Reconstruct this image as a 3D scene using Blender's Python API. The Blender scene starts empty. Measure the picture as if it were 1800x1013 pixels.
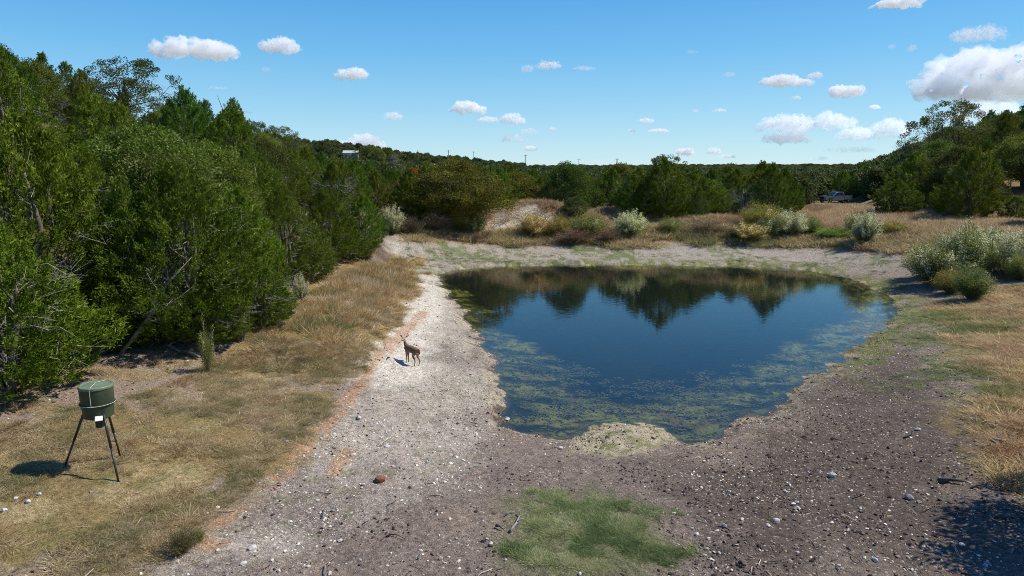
import bpy, bmesh, math, random
import numpy as np
from mathutils import Vector, Matrix

# ------------------------------------------------------------------ camera, light, exposure
C = bpy.context.scene
COL = C.collection
CAM_H, PITCH = 6.3, math.radians(9.7)
cam_data = bpy.data.cameras.new('camera'); cam = bpy.data.objects.new('camera', cam_data); COL.objects.link(cam)
cam.location = (0, 0, CAM_H); cam.rotation_euler = (math.radians(90) - PITCH, 0, 0)
cam_data.sensor_width = 36; cam_data.lens = 24; cam_data.clip_start = 0.1; cam_data.clip_end = 60000
C.camera = cam

SUN_EL, SUN_AZ = math.radians(50), math.radians(79)      # azimuth clockwise from +Y
world = bpy.data.worlds.new('World'); C.world = world; world.use_nodes = True
wn = world.node_tree; wn.nodes.clear()
sky = wn.nodes.new('ShaderNodeTexSky'); sky.sky_type = 'NISHITA'; sky.sun_disc = False
sky.sun_elevation = SUN_EL; sky.sun_rotation = SUN_AZ; sky.altitude = 300
sky.air_density = 1.0; sky.dust_density = 0.0; sky.ozone_density = 2.2
bg = wn.nodes.new('ShaderNodeBackground'); bg.inputs['Strength'].default_value = 0.105
wo = wn.nodes.new('ShaderNodeOutputWorld')
# clear autumn air: the blue deepens evenly with height
wg = wn.nodes.new('ShaderNodeNewGeometry'); wz = wn.nodes.new('ShaderNodeSeparateXYZ'); wr = wn.nodes.new('ShaderNodeValToRGB'); wm_ = wn.nodes.new('ShaderNodeMix')
wneg = wn.nodes.new('ShaderNodeMath'); wneg.operation = 'MULTIPLY'; wneg.inputs[1].default_value = -1.0
wm_.data_type = 'RGBA'; wm_.inputs[0].default_value = .78
def _lin(c): return [((v / 255 + .055) / 1.055) ** 2.4 for v in c]
_st = [(0.0, (184, 219, 232)), (.035, (166, 212, 234)), (.10, (130, 195, 232)), (.16, (96, 178, 230)), (.235, (66, 157, 223)), (.45, (36, 116, 204)), (1.0, (26, 84, 172))]
while len(wr.color_ramp.elements) < len(_st): wr.color_ramp.elements.new(.5)
for e_, (p_, c_) in zip(wr.color_ramp.elements, _st): e_.position = p_; e_.color = (*_lin(c_), 1)
wk = wn.nodes.new('ShaderNodeVectorMath'); wk.operation = 'SCALE'; wk.inputs['Scale'].default_value = .90 / .105
wn.links.new(wg.outputs['Incoming'], wz.inputs[0]); wn.links.new(wz.outputs[2], wneg.inputs[0]); wn.links.new(wneg.outputs[0], wr.inputs[0])
wn.links.new(wr.outputs[0], wk.inputs[0]); wn.links.new(sky.outputs[0], wm_.inputs[6]); wn.links.new(wk.outputs[0], wm_.inputs[7])
wn.links.new(wm_.outputs[2], bg.inputs['Color']); wn.links.new(bg.outputs[0], wo.inputs['Surface'])

sun_d = bpy.data.lights.new('sun', 'SUN'); sun = bpy.data.objects.new('sun', sun_d); COL.objects.link(sun)
sun_d.energy = 4.6; sun_d.angle = math.radians(0.53); sun_d.color = (1.0, 0.955, 0.88)
SUN_DIR = Vector((math.sin(SUN_AZ) * math.cos(SUN_EL), math.cos(SUN_AZ) * math.cos(SUN_EL), math.sin(SUN_EL)))
sun.rotation_euler = SUN_DIR.to_track_quat('Z', 'Y').to_euler()
C.view_settings.view_transform = 'Standard'; C.view_settings.look = 'None'
C.view_settings.exposure = 0.32; C.view_settings.gamma = 1.0
C.view_settings.use_curve_mapping = False
cy = C.cycles
cy.use_denoising = True; cy.denoising_prefilter = 'NONE'; cy.denoising_input_passes = 'RGB_ALBEDO_NORMAL'; cy.filter_width = 0.9
cy.max_bounces = 24; cy.diffuse_bounces = 3; cy.glossy_bounces = 3; cy.transmission_bounces = 4
cy.transparent_max_bounces = 12; cy.volume_bounces = 24; cy.caustics_reflective = False; cy.caustics_refractive = False
cy.sample_clamp_indirect = 6.0

rng = np.random.default_rng(7)
random.seed(7)
PI = math.pi

# ------------------------------------------------------------------ helpers
def srgb(*c):
    c = np.asarray(c, float) / 255.0
    return np.where(c <= 0.04045, c / 12.92, ((c + 0.055) / 1.055) ** 2.4)
def alb(r, g, b, k=0.86):
    return srgb(r, g, b) * k

def _hash(ix, iy, s):
    n = (ix * 374761393 + iy * 668265263 + s * 1442695041) & 0xffffffff
    n = ((n ^ (n >> 13)) * 1274126177) & 0xffffffff
    return ((n ^ (n >> 16)) & 0xffff) / 65535.0
def vnoise(x, y, s=0):
    x = np.asarray(x, float); y = np.asarray(y, float)
    ix = np.floor(x).astype(np.int64); iy = np.floor(y).astype(np.int64)
    fx = x - ix; fy = y - iy
    fx = fx * fx * (3 - 2 * fx); fy = fy * fy * (3 - 2 * fy)
    a = _hash(ix, iy, s); b = _hash(ix + 1, iy, s); c = _hash(ix, iy + 1, s); d = _hash(ix + 1, iy + 1, s)
    return (a * (1 - fx) + b * fx) * (1 - fy) + (c * (1 - fx) + d * fx) * fy
def fbm(x, y, s=0, o=4):
    t = 0; amp = 0.5; tot = 0; f = 1.0
    for k in range(o):
        t = t + amp * vnoise(np.asarray(x) * f + 17.3 * k, np.asarray(y) * f - 9.1 * k, s + k); tot += amp; amp *= 0.5; f *= 2.07
    return t / tot
def sstep(x, a, b):
    t = np.clip((np.asarray(x, float) - a) / (b - a), 0, 1)
    return t * t * (3 - 2 * t)

def chaikin(p, closed=True, n=1):
    p = np.asarray(p, float)
    for _ in range(n):
        q = np.roll(p, -1, 0) if closed else p[1:]
        a = p if closed else p[:-1]
        r = np.empty((len(a) * 2, 2)); r[0::2] = a * .75 + q * .25; r[1::2] = a * .25 + q * .75
        p = r
    return p
def poly_sd(x, y, poly):
    """signed distance to a closed polygon, positive outside"""
    x = np.asarray(x, float).ravel(); y = np.asarray(y, float).ravel()
    d2 = np.full(x.shape, 1e18); ins = np.zeros(x.shape, bool)
    P = np.asarray(poly, float); Q = np.roll(P, -1, 0)
    for (ax, ay), (bx, by) in zip(P, Q):
        ex, ey = bx - ax, by - ay
        L = ex * ex + ey * ey + 1e-12
        t = np.clip(((x - ax) * ex + (y - ay) * ey) / L, 0, 1)
        d2 = np.minimum(d2, (x - ax - t * ex) ** 2 + (y - ay - t * ey) ** 2)
        c = ((ay > y) != (by > y)) & (x < (bx - ax) * (y - ay) / (by - ay + 1e-12) + ax)
        ins ^= c
    d = np.sqrt(d2)
    return np.where(ins, -d, d)
def line_d(x, y, pts):
    x = np.asarray(x, float).ravel(); y = np.asarray(y, float).ravel()
    d2 = np.full(x.shape, 1e18)
    for (ax, ay), (bx, by) in zip(pts[:-1], pts[1:]):
        ex, ey = bx - ax, by - ay; L = ex * ex + ey * ey + 1e-12
        t = np.clip(((x - ax) * ex + (y - ay) * ey) / L, 0, 1)
        d2 = np.minimum(d2, (x - ax - t * ex) ** 2 + (y - ay - t * ey) ** 2)
    return np.sqrt(d2)

cp, sp = math.cos(PITCH), math.sin(PITCH)
def ray(px, py):
    """direction through a pixel of the 1800 px wide photograph"""
    u = (px - 900) / 1200.0; v = (506.5 - py) / 1200.0
    return np.array([u, cp + v * sp, -sp + v * cp])
def Pz(px, py, z=0.0):
    d = ray(px, py); t = (z - CAM_H) / d[2]
    return d[0] * t, d[1] * t
def at_depth(px, py, depth):
    """world point seen at a pixel, at a given forward distance Y"""
    d = ray(px, py); t = depth / d[1]
    return np.array([d[0] * t, depth, CAM_H + d[2] * t])

# ------------------------------------------------------------------ terrain
WATER = -0.5
pond_px = [(770,490),(778,481),(800,475),(850,470),(950,467),(1080,466),(1200,467),(1330,470),(1430,477),(1500,491),(1550,513),
 (1580,540),(1574,560),(1545,583),(1520,600),(1490,625),(1440,660),(1390,695),(1340,725),(1290,755),(1240,781),(1205,780),
 (1185,765),(1160,752),(1115,743),(1078,744),(1048,753),(1018,768),(985,771),(950,764),(918,757),(900,742),(893,715),(890,690),
 (884,660),(868,635),(849,605),(834,575),(813,545),(789,515)]
POND = chaikin([Pz(a, b, WATER) for a, b in pond_px], n=1)
_edge = [Pz(-60, 760, .6), Pz(0, 700, .8), Pz(60, 655, .8), Pz(140, 615, .9), Pz(250, 605, .9), Pz(340, 600, .9), Pz(430, 590, .9),
         Pz(480, 520, .9), Pz(560, 478, 1.0), Pz(600, 458, 1.0), Pz(690, 442, 1.0), (-11.5, 75), (-14, 100), (-25, 160), (-60, 300)]
_ey = np.array([p[1] for p in _edge]); _ex = np.array([p[0] for p in _edge])
_o = np.argsort(_ey); _ey = _ey[_o]; _ex = _ex[_o]
def pond_s(X, Y):
    return poly_sd(X, Y, POND) + 1.1 * (fbm(X * .8, Y * .8, 3, 3) - .5) + .5 * (fbm(X * 3.2, Y * 3.2, 8, 3) - .5)
def edge_x(Y):
    return np.interp(Y, _ey, _ex)
MOUNDS = [(3.2, 64, 4.2, 3.0, 1.9), (-1.0, 63, 4.0, 2.5, .8), (10.3, 67, 3.6, 3.0, 1.25), (18.0, 61, 4.5, 3.0, .9), (34.0, 72, 4.2, 4.5, .5)]
def height(X, Y, fine=False):
    X = np.atleast_1d(np.asarray(X, float)); Y = np.atleast_1d(np.asarray(Y, float))
    shp = X.shape; X = X.ravel(); Y = Y.ravel()
    s = np.full(X.shape, 60.0)
    m = (np.abs(X - 8) < 75) & (Y > -40) & (Y < 110)
    if m.any(): s[m] = pond_s(X[m], Y[m])
    far = sstep(Y, 38, 52); right = sstep(X, 14, 24) * (1 - far)
    bank = (.5 * sstep(s, 0, 6) + .12 * sstep(s, 0, .6)) * (1 - far) + (.28 * sstep(s, 0, 1.5) + 1.5 * sstep(s, 1.5, 13)) * far
    z = WATER + np.where(s > 0, bank, 0)
    z = z + right * .8 * sstep(s, 3, 14)
    # basin: a shallow shelf, then deeper
    q = np.maximum(-s, 0)
    z = z - (.10 * np.minimum(q, .8) / .8 + .22 * sstep(q, .3, 4.5) + 1.9 * sstep(q, 3.0, 9))
    # sloping ground and hill to the left
    t = edge_x(Y) - X
    out = sstep(s, 0, 5)
    z = z + .75 * sstep(t, -9, 0) * (1 - sstep(Y, 55, 80)) * sstep(s, 1.5, 6)
    tt = np.maximum(t, 0)
    z = z + 17.5 * (1 - np.exp(-.47 * np.maximum(tt - .5, 0) / 17.5)) / (1 + (np.maximum(Y, 0) / 100) ** 2) * 1.14 * sstep(Y, -60, 10)
    # right hillside
    tr = np.maximum(X - np.maximum(43, .49 * Y), 0)
    z = z + 32 * (1 - np.exp(-.44 * tr / 32)) * sstep(Y, 45, 95) / (1 + (Y / 420) ** 2)
    z = z + .9 * sstep(X, 22, 40) * sstep(Y, 18, 45)
    for mx, my, sx, sy, h in MOUNDS:
        z = z + h * np.exp(-((X - mx) / sx) ** 2 - ((Y - my) / sy) ** 2)
    z = z - 1.6 * sstep(Y, 78, 92) * (1 - sstep(np.abs(X - 50), 20, 60))
    z = z + 24 * np.exp(-((X + 205) / 170) ** 2 - ((Y - 430) / 120) ** 2)
    z = z + 11 * np.exp(-((Y - 1500) / 380) ** 2) * (.8 + .45 * fbm(X / 300, Y / 300, 41, 2))
    z = z + 1.4 * (fbm(X / 40, Y / 40, 5, 3) - .5) * sstep(np.hypot(X, Y), 60, 140)
    z = z + out * (.22 * (fbm(X / 3.1, Y / 3.1, 11, 3) - .5) + .07 * (fbm(X * 1.3, Y * 1.3, 15, 3) - .5))
    pad = np.exp(-(((X - 55.4) / 7) ** 2 + ((Y - 117) / 7) ** 2) ** 2); z = z * (1 - pad) + .75 * pad
    if fine:
        z = z + (.085 * (fbm(X * 4, Y * 4, 21, 4) - .5)) * sstep(s, 0, .8) * (1 - sstep(np.hypot(X, Y), 30, 60))
        z = z + .10 * (fbm(X * 2.2, Y * 2.2, 25, 3) - .5) * sstep(-s, 0, .4)
    return z.reshape(shp)
def hz(x, y):
    return float(height(x, y)[0])
def G(px, py):
    """point of the terrain seen at a pixel of the photograph"""
    d = ray(px, py); t = None
    ts = np.geomspace(6, 900, 900)
    X = d[0] * ts; Y = d[1] * ts; Z = CAM_H + d[2] * ts
    below = Z < height(X, Y)
    k = int(np.argmax(below)) if below.any() else len(ts) - 1
    a, b = ts[max(k - 1, 0)], ts[k]
    f = np.linspace(a, b, 40)
    bl = (CAM_H + d[2] * f) < height(d[0] * f, d[1] * f)
    t = f[int(np.argmax(bl))] if bl.any() else b
    return float(d[0] * t), float(d[1] * t)
def GG(pts):
    return np.array([G(a, b) for a, b in pts])

def mesh_np(name, V, F, attrs=None, smooth=False, mats=None, midx=None):
    """V (n,3); F (m,3) or (m,4) ints; attrs {name: (domain, type, array)}"""
    me = bpy.data.meshes.new(name)
    V = np.asarray(V, np.float32); F = np.asarray(F, np.int32)
    k = F.shape[1]
    me.vertices.add(len(V)); me.vertices.foreach_set('co', V.ravel())
    me.loops.add(F.size); me.loops.foreach_set('vertex_index', F.ravel())
    me.polygons.add(len(F)); me.polygons.foreach_set('loop_start', np.arange(0, F.size, k, dtype=np.int32))
    me.update(calc_edges=True)
    me.polygons.foreach_set('use_smooth', np.full(len(F), smooth))
    for nm, (dom, ty, arr) in (attrs or {}).items():
        a = me.attributes.new(nm, ty, dom)
        key = {'FLOAT': 'value', 'FLOAT_VECTOR': 'vector', 'FLOAT_COLOR': 'color', 'INT': 'value'}[ty]
        a.data.foreach_set(key, np.asarray(arr, np.int32 if ty == 'INT' else np.float32).ravel())
    for m in mats or []: me.materials.append(m)
    if midx is not None: me.polygons.foreach_set('material_index', np.asarray(midx, np.int32))
    me.update()
    return me
def link(name, me, parent=None, loc=None, **props):
    o = bpy.data.objects.new(name, me); COL.objects.link(o)
    if parent is not None: o.parent = parent
    if loc is not None: o.location = loc
    for k, v in props.items(): o[k] = v
    return o
def thing(name, label, cat, loc=(0, 0, 0), rz=0.0, group=None, scale=None):
    o = bpy.data.objects.new(name, None); COL.objects.link(o)
    o.location = loc; o.rotation_euler = (0, 0, rz); o['label'] = label; o['category'] = cat
    if group: o['group'] = group
    if scale is not None: o.scale = scale if hasattr(scale, '__len__') else (scale,) * 3
    o.empty_display_size = .2
    return o
def copy_thing(root, loc, rz, scale, label, group=None, tint=None):
    r = root.copy(); COL.objects.link(r); r.location = loc; r.rotation_euler = (0, 0, rz)
    r.scale = scale if hasattr(scale, '__len__') else (scale,) * 3
    r['label'] = label
    if group: r['group'] = group
    for ch in root.children:
        c = ch.copy(); COL.objects.link(c); c.parent = r
        if tint is not None and not ch.name.startswith(('trunk', 'branch', 'stem')): c.color = (*tint, 1)
        for g in ch.children:
            e = g.copy(); COL.objects.link(e); e.parent = c
    return r

def tube(path, radii, sides=6, cap=True):
    path = np.asarray(path, float); n = len(path); radii = np.broadcast_to(radii, (n,))
    T = np.gradient(path, axis=0); T /= np.linalg.norm(T, axis=1)[:, None] + 1e-9
    up = np.array([0, 0, 1.0]) if abs(T[0, 2]) < .8 else np.array([1.0, 0, 0])
    V = []; a = np.arange(sides) * 2 * PI / sides
    N = np.cross(T[0], up); N /= np.linalg.norm(N)
    for i in range(n):
        N = N - T[i] * N.dot(T[i]); N /= np.linalg.norm(N) + 1e-9
        B = np.cross(T[i], N)
        V.append(path[i] + radii[i] * (np.cos(a)[:, None] * N + np.sin(a)[:, None] * B))
    V = np.concatenate(V); F = []
    for i in range(n - 1):
        for j in range(sides):
            k = (j + 1) % sides
            p, q, r, s_ = i * sides + j, i * sides + k, (i + 1) * sides + k, (i + 1) * sides + j
            F += [(p, q, r), (p, r, s_)]
    if cap:
        c0 = len(V); V = np.vstack([V, path[0], path[-1]])
        for j in range(sides):
            k = (j + 1) % sides
            F += [(c0, k, j), (c0 + 1, (n - 1) * sides + j, (n - 1) * sides + k)]
    return V, np.array(F)
class Acc:
    def __init__(s): s.V = []; s.F = []; s.n = 0; s.A = []
    def add(s, V, F, a=0.5):
        V = np.asarray(V, float); F = np.asarray(F)
        s.V.append(V); s.F.append(F + s.n); s.n += len(V); s.A.append(np.broadcast_to(a, (len(V),)))
    def tube(s, p, r, sides=5, a=.5): s.add(*tube(p, r, sides), a)
    def mesh(s, name, mat, smooth=False):
        return mesh_np(name, np.concatenate(s.V), np.concatenate(s.F), {'v': ('POINT', 'FLOAT', np.concatenate(s.A))}, smooth, [mat])

# node helpers
def new_mat(name):
    m = bpy.data.materials.new(name); m.use_nodes = True; m.node_tree.nodes.clear()
    nt = m.node_tree; out = nt.nodes.new('ShaderNodeOutputMaterial')
    return m, nt, out
def node(nt, ty, **kw):
    n = nt.nodes.new(ty)
    for k, v in kw.items():
        if k == 'inp':
            for a, b in v.items(): n.inputs[a].default_value = b
        else: setattr(n, k, v)
    return n
def ramp(nt, fac, stops):
    r = nt.nodes.new('ShaderNodeValToRGB'); e = r.color_ramp.elements
    while len(e) < len(stops): e.new(.5)
    for el, (p, c) in zip(e, stops): el.position = p; el.color = (*c, 1)
    nt.links.new(fac, r.inputs[0]); return r.outputs[0]
def math_n(nt, op, a, b=None):
    n = nt.nodes.new('ShaderNodeMath'); n.operation = op
    for i, x in enumerate((a, b)):
        if x is None: continue
        if isinstance(x, (int, float)): n.inputs[i].default_value = x
        else: nt.links.new(x, n.inputs[i])
    return n.outputs[0]
def mixc(nt, kind, fac, a, b):
    n = nt.nodes.new('ShaderNodeMix'); n.data_type = 'RGBA'; n.blend_type = kind
    for i, x in ((0, fac), (6, a), (7, b)):
        if isinstance(x, (int, float)): n.inputs[i].default_value = x
        elif isinstance(x, (tuple, list, np.ndarray)): n.inputs[i].default_value = (*x[:3], 1)
        else: nt.links.new(x, n.inputs[i])
    return n.outputs[2]

def simple_mat(name, col, rough=.7, metal=0.0, spec=.3, var=.12, scale=8.0, bump=0.0, coat=0.0):
    m, nt, out = new_mat(name)
    tc = node(nt, 'ShaderNodeTexCoord'); nz = node(nt, 'ShaderNodeTexNoise', inp={'Scale': scale, 'Detail': 6.0, 'Roughness': .6})
    nt.links.new(tc.outputs['Object'], nz.inputs['Vector'])
    c = np.asarray(col, float)
    cc = ramp(nt, nz.outputs[0], [(.25, c * (1 - var * 2)), (.5, c), (.75, np.minimum(c * (1 + var * 2), 1))])
    b = node(nt, 'ShaderNodeBsdfPrincipled', inp={'Roughness': rough, 'Metallic': metal, 'Specular IOR Level': spec, 'Coat Weight': coat})
    nt.links.new(cc, b.inputs['Base Color'])
    if bump:
        bp = node(nt, 'ShaderNodeBump', inp={'Strength': bump, 'Distance': .02}); nt.links.new(nz.outputs[0], bp.inputs['Height'])
        nt.links.new(bp.outputs[0], b.inputs['Normal'])
    nt.links.new(b.outputs[0], out.inputs[0]); return m

def leaf_mat(name, stops, transl=.28, objtint=True, var=.25, gloss=.35):
    """leaf colour from the per-leaf value v, a per-plant tint (object colour) and a per-plant random shade"""
    m, nt, out = new_mat(name)
    at = node(nt, 'ShaderNodeAttribute', attribute_name='v')
    c = ramp(nt, at.outputs['Fac'], stops)
    oi = node(nt, 'ShaderNodeObjectInfo')
    if objtint: c = mixc(nt, 'MULTIPLY', 1.0, c, oi.outputs['Color'])
    hv = node(nt, 'ShaderNodeHueSaturation')
    nt.links.new(math_n(nt, 'ADD', math_n(nt, 'MULTIPLY', oi.outputs['Random'], var), 1 - var / 2), hv.inputs['Value'])
    rr = math_n(nt, 'FRACT', math_n(nt, 'MULTIPLY', oi.outputs['Random'], 7.31))
    nt.links.new(math_n(nt, 'ADD', math_n(nt, 'MULTIPLY', rr, .03), .485), hv.inputs['Hue'])
    nt.links.new(c, hv.inputs['Color'])
    b = node(nt, 'ShaderNodeBsdfPrincipled', inp={'Roughness': .55, 'Specular IOR Level': gloss})
    tr = node(nt, 'ShaderNodeBsdfTranslucent'); mx = node(nt, 'ShaderNodeMixShader', inp={0: transl})
    nt.links.new(hv.outputs[0], b.inputs['Base Color']); nt.links.new(hv.outputs[0], tr.inputs['Color'])
    nt.links.new(b.outputs[0], mx.inputs[1]); nt.links.new(tr.outputs[0], mx.inputs[2]); nt.links.new(mx.outputs[0], out.inputs[0])
    return m
# ------------------------------------------------------------------ ground: zones painted per vertex, grain in the material
Z_grass = GG([(735,452),(724,520),(700,560),(652,620),(600,690),(560,740),(510,790),(440,850),(380,905),(320,960),(230,1012),(0,1012)])
Z_grass = np.vstack([Z_grass, [(-9, 4), (-14, 6)], GG([(0,750),(150,715),(260,690),(330,660),(395,625),(440,600),(480,540),(560,485),(640,445)])])
Z_gravel = GG([(728,445),(760,462),(778,500),(838,575),(868,632),(890,690),(895,745),(880,765),(800,800),(720,850),(640,900),(540,960),(470,1012),(230,1012),(320,955),(380,900),(440,850),(510,785),(560,735),(600,685),(652,615),(700,555),(724,520)])
Z_dark = GG([(1250,800),(1330,745),(1430,690),(1530,625),(1590,560),(1650,560),(1690,640),(1710,720),(1760,820),(1795,900),(1795,1012),(1180,1012),(1230,900),(1190,840)])
Z_green = GG([(905,880),(960,862),(1020,862),(1100,875),(1160,910),(1200,950),(1195,1000),(1120,1012),(980,1012),(930,985),(890,960),(900,920)])
Z_rgrass = np.vstack([GG([(1640,545),(1700,525),(1795,500)]), [(34, 34), (60, 30), (60, 10), (16, 8)], GG([(1798,860),(1770,800),(1735,720),(1715,640),(1690,600)])])
Z_rgreen = GG([(1560,560),(1640,545),(1720,560),(1720,600),(1690,640),(1700,700),(1650,640),(1620,590)])
Z_spit = GG([(1000,772),(1046,750),(1080,742),(1115,741),(1165,752),(1192,780),(1140,795),(1070,800),(1010,792)])
L_orange = GG([(745,548),(700,595),(655,640),(625,685),(590,730),(560,762),(500,822),(470,850),(435,880),(400,915),(372,960)])
L_orange2 = GG([(612,793),(586,832)])
L_white = GG([(700,425),(728,452),(744,480),(742,510),(722,548),(690,590),(650,650)])
L_trackA = GG([(640,1012),(760,880),(900,830)])

c_light = alb(200, 186, 166); c_white = alb(230, 219, 198); c_mud = alb(148, 132, 118); c_dark = alb(97, 85, 74)
c_tan = alb(160, 138, 92); c_tan2 = alb(190, 168, 122); c_gold = alb(164, 138, 86); c_green = alb(104, 118, 58)
c_or = alb(196, 152, 112); c_brown = alb(160, 132, 90); c_litter = alb(100, 82, 70); c_dirt = alb(166, 146, 126)
c_rim = alb(192, 178, 146); c_alg = alb(204, 196, 118); c_deep = np.array([.018, .022, .012]); c_olive = alb(120, 124, 62)
c_grey = alb(172, 160, 144); c_far = alb(84, 92, 62)

def zones(X, Y):
    X = np.atleast_1d(np.asarray(X, float)).ravel(); Y = np.atleast_1d(np.asarray(Y, float)).ravel()
    n1 = fbm(X * 1.1, Y * 1.1, 51, 4) - .5; n2 = fbm(X * .35, Y * .35, 57, 3) - .5; n3 = fbm(X * 4, Y * 4, 61, 3) - .5
    near = (np.abs(X) < 70) & (Y > 0) & (Y < 100)
    w = {}
    def inside(poly, soft=.8, nz=1.2, key=0):
        r = np.zeros(X.shape)
        d = poly_sd(X[near], Y[near], poly) + nz * n1[near] * 2 + nz * n2[near] * 1.5
        r[near] = 1 - sstep(d, -soft, soft); return r
    s = np.full(X.shape, 60.0); s[near] = pond_s(X[near], Y[near])
    w['s'] = s
    w['grass'] = inside(Z_grass, .5, .9); w['gravel'] = inside(Z_gravel, .9, 1.4)
    w['dark'] = inside(Z_dark, 1.4, 1.5); w['green'] = inside(Z_green, .5, .7)
    w['rgrass'] = inside(Z_rgrass, 1.0, 1.6); w['rgreen'] = inside(Z_rgreen, 1.0, 1.5)
    w['spit'] = inside(Z_spit, .2, .35)
    def ln(pts, wid, nz=.5):
        r = np.zeros(X.shape); r[near] = 1 - sstep(line_d(X[near], Y[near], pts) + nz * n1[near] * 2, wid * .4, wid); return r
    w['orange'] = np.maximum(ln(L_orange, .36, .22) * sstep(n1 + n3 * .5, -.22, -.08), ln(L_orange2, .2, .12))
    w['white'] = ln(L_white, 2.1, 1.0)
    far = sstep(Y, 40, 50)
    w['farbank'] = far * (1 - sstep(Y, 95, 110))
    w['forest'] = sstep(edge_x(Y) - X + 1.5 * n2 + n1, -.6, 1.2)
    w['n1'], w['n2'], w['n3'] = n1, n2, n3
    return w
def ground_colour(X, Y):
    w = zones(X, Y); n1, n2, n3, s = w['n1'], w['n2'], w['n3'], w['s']
    X = np.ravel(X); Y = np.ravel(Y)
    col = np.empty((len(X), 3)); col[:] = c_mud
    def mix(c, f):
        nonlocal col
        f = np.clip(f, 0, 1)[:, None]; col = col * (1 - f) + np.asarray(c) * f
    n4 = fbm(X * 2.3, Y * 2.3, 71, 3)
    mix(c_dirt, .55 * sstep(n2, -.05, .2))
    mix(c_dark, .8 * w['dark']); mix(c_mud * .8, .35 * sstep(n1, .02, .2))
    mix(c_light, w['gravel'] * (.85 + .5 * n1 + .4 * n2))
    mix(c_mud, w['gravel'] * sstep(fbm(X * .7 + 5, Y * .25, 77, 3), .5, .7) * .8)
    mix(c_green, .30 * w['gravel'] * sstep(n4, .55, .75))
    mix(c_white, w['white'] * .95)
    # right margin
    mix(c_grey, w['rgreen'] * .5); mix(c_green, w['rgreen'] * sstep(n4, .42, .6) * .8)
    mix(c_tan, w['rgrass'] * .9); mix(c_tan2, w['rgrass'] * sstep(n1, 0, .15) * .7); mix(c_green, w['rgrass'] * .5 * sstep(n2, .03, .2))
    # bank beyond the pond
    fb = w['farbank'] * (1 - sstep(edge_x(Y) - X, -1, 1))
    mix(c_grey, fb * (1 - sstep(s + 2 * n1, 6, 8)))
    mix(c_green, fb * (1 - sstep(s + 2 * n1, 6, 8)) * sstep(n4 + n2, .5, .68) * .75)
    mix(c_gold, fb * sstep(s + 3 * n1, 5.5, 7.5) * .85)
    mix(c_brown, fb * sstep(s + 4 * n1, 10, 14))
    moundlight = np.exp(-((X + .8) / 4.6) ** 2 - ((Y - 61.3) / 2.4) ** 2)
    mix(c_light * 1.1, np.clip(moundlight * 2.6, 0, .95) * sstep(n1, -.16, .0))
    # dry grass on the left
    g = w['grass']
    mix(c_tan * .95, g); mix(c_tan2, g * sstep(n1, .02, .18) * .8); mix(c_dirt, g * sstep(n2 - n1 * .4, .04, .16) * .8)
    mix(c_gold, g * sstep(Y, 18, 25)); mix(c_green * .9, g * .3 * sstep(n4, .5, .75))
    nl = (1 - g) * sstep(-X, 5, 8) * (1 - sstep(Y, 30, 40)) * (1 - w['gravel'])
    mix(c_dirt, nl * .9); mix(c_tan, nl * sstep(n1, .02, .14) * .7)
    f = w['forest']
    mix(c_litter, f * .92); mix(c_dirt, f * .5 * sstep(n1, .06, .2))
    mix(c_green * 1.0, w['green'] * (.75 + 1.2 * n1)); mix(c_mud, w['green'] * .8 * sstep(n1, .1, .2))
    mix(c_or, w['orange'] * .72)
    # margins of the water
    out = s > 0
    rim = out * (1 - sstep(s + 2.2 * n1, .1, .7))
    mix(c_rim, rim * .7 * (1 - .6 * w['dark'])); mix(c_dark * .8, out * (1 - sstep(s + 1.2 * n3, .05, .28)) * .8)
    mix(c_olive, out * (1 - sstep(s + 2.5 * n1, .6, 2.4)) * np.maximum(sstep(X, 9, 14), sstep(Y, 44, 50)) * sstep(n4, .35, .55) * .85)
    mix(c_rim, w['spit']); mix(c_olive, w['spit'] * .6 * sstep(n3, .03, .14))
    q = -s
    ins = sstep(q, -.05, .3)
    wx_ = X + .8 * fbm(X * 2, Y * 2, 95, 2); cell = sstep(np.abs(fbm(wx_ * 2.6, Y * 3.4, 91, 4) - .5), .01, .07) * sstep(fbm(X * .9, Y * 1.6, 93, 4), .36, .56)
    lim = 2.6 + 1.6 * (1 - sstep(Y, 18, 24)) + .8 * sstep(X, 9, 13) * (1 - sstep(Y, 34, 40)) - 1.0 * sstep(Y, 36, 44) - 1.3 * sstep(Y, 24, 32) * (1 - sstep(X, 6, 10)) - 1.2 * sstep(Y, 27, 34) * sstep(X, 8, 12)
    shelf = (1 - sstep(q + 2.6 * n2 + 1.6 * n1, lim * .55, lim))
    mix(c_deep * 1.0, ins)
    mix(c_alg, ins * shelf * cell); mix(c_olive * .5, ins * shelf * (1 - cell) * .7)
    mix(c_or * .8, ins * shelf * cell * sstep(n3 + n1, .12, .24) * .8)
    # beyond
    b = sstep(np.hypot(X, Y), 85, 120)
    mix(c_far, b * .8); mix(c_brown, b * .8 * sstep(fbm(X / 9, Y / 9, 81, 3), .55, .66)); 
    sc = np.exp(-((X + 52) / 26) ** 2 - ((Y - 372) / 32) ** 2) + np.exp(-((X + 5) / 22) ** 2 - ((Y - 385) / 14) ** 2)
    mix(c_white, b * sstep(sc * (.5 + fbm(X / 7, Y / 7, 83, 3)), .45, .6) * .8)
    return np.clip(col, 0.004, .85), w

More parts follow.
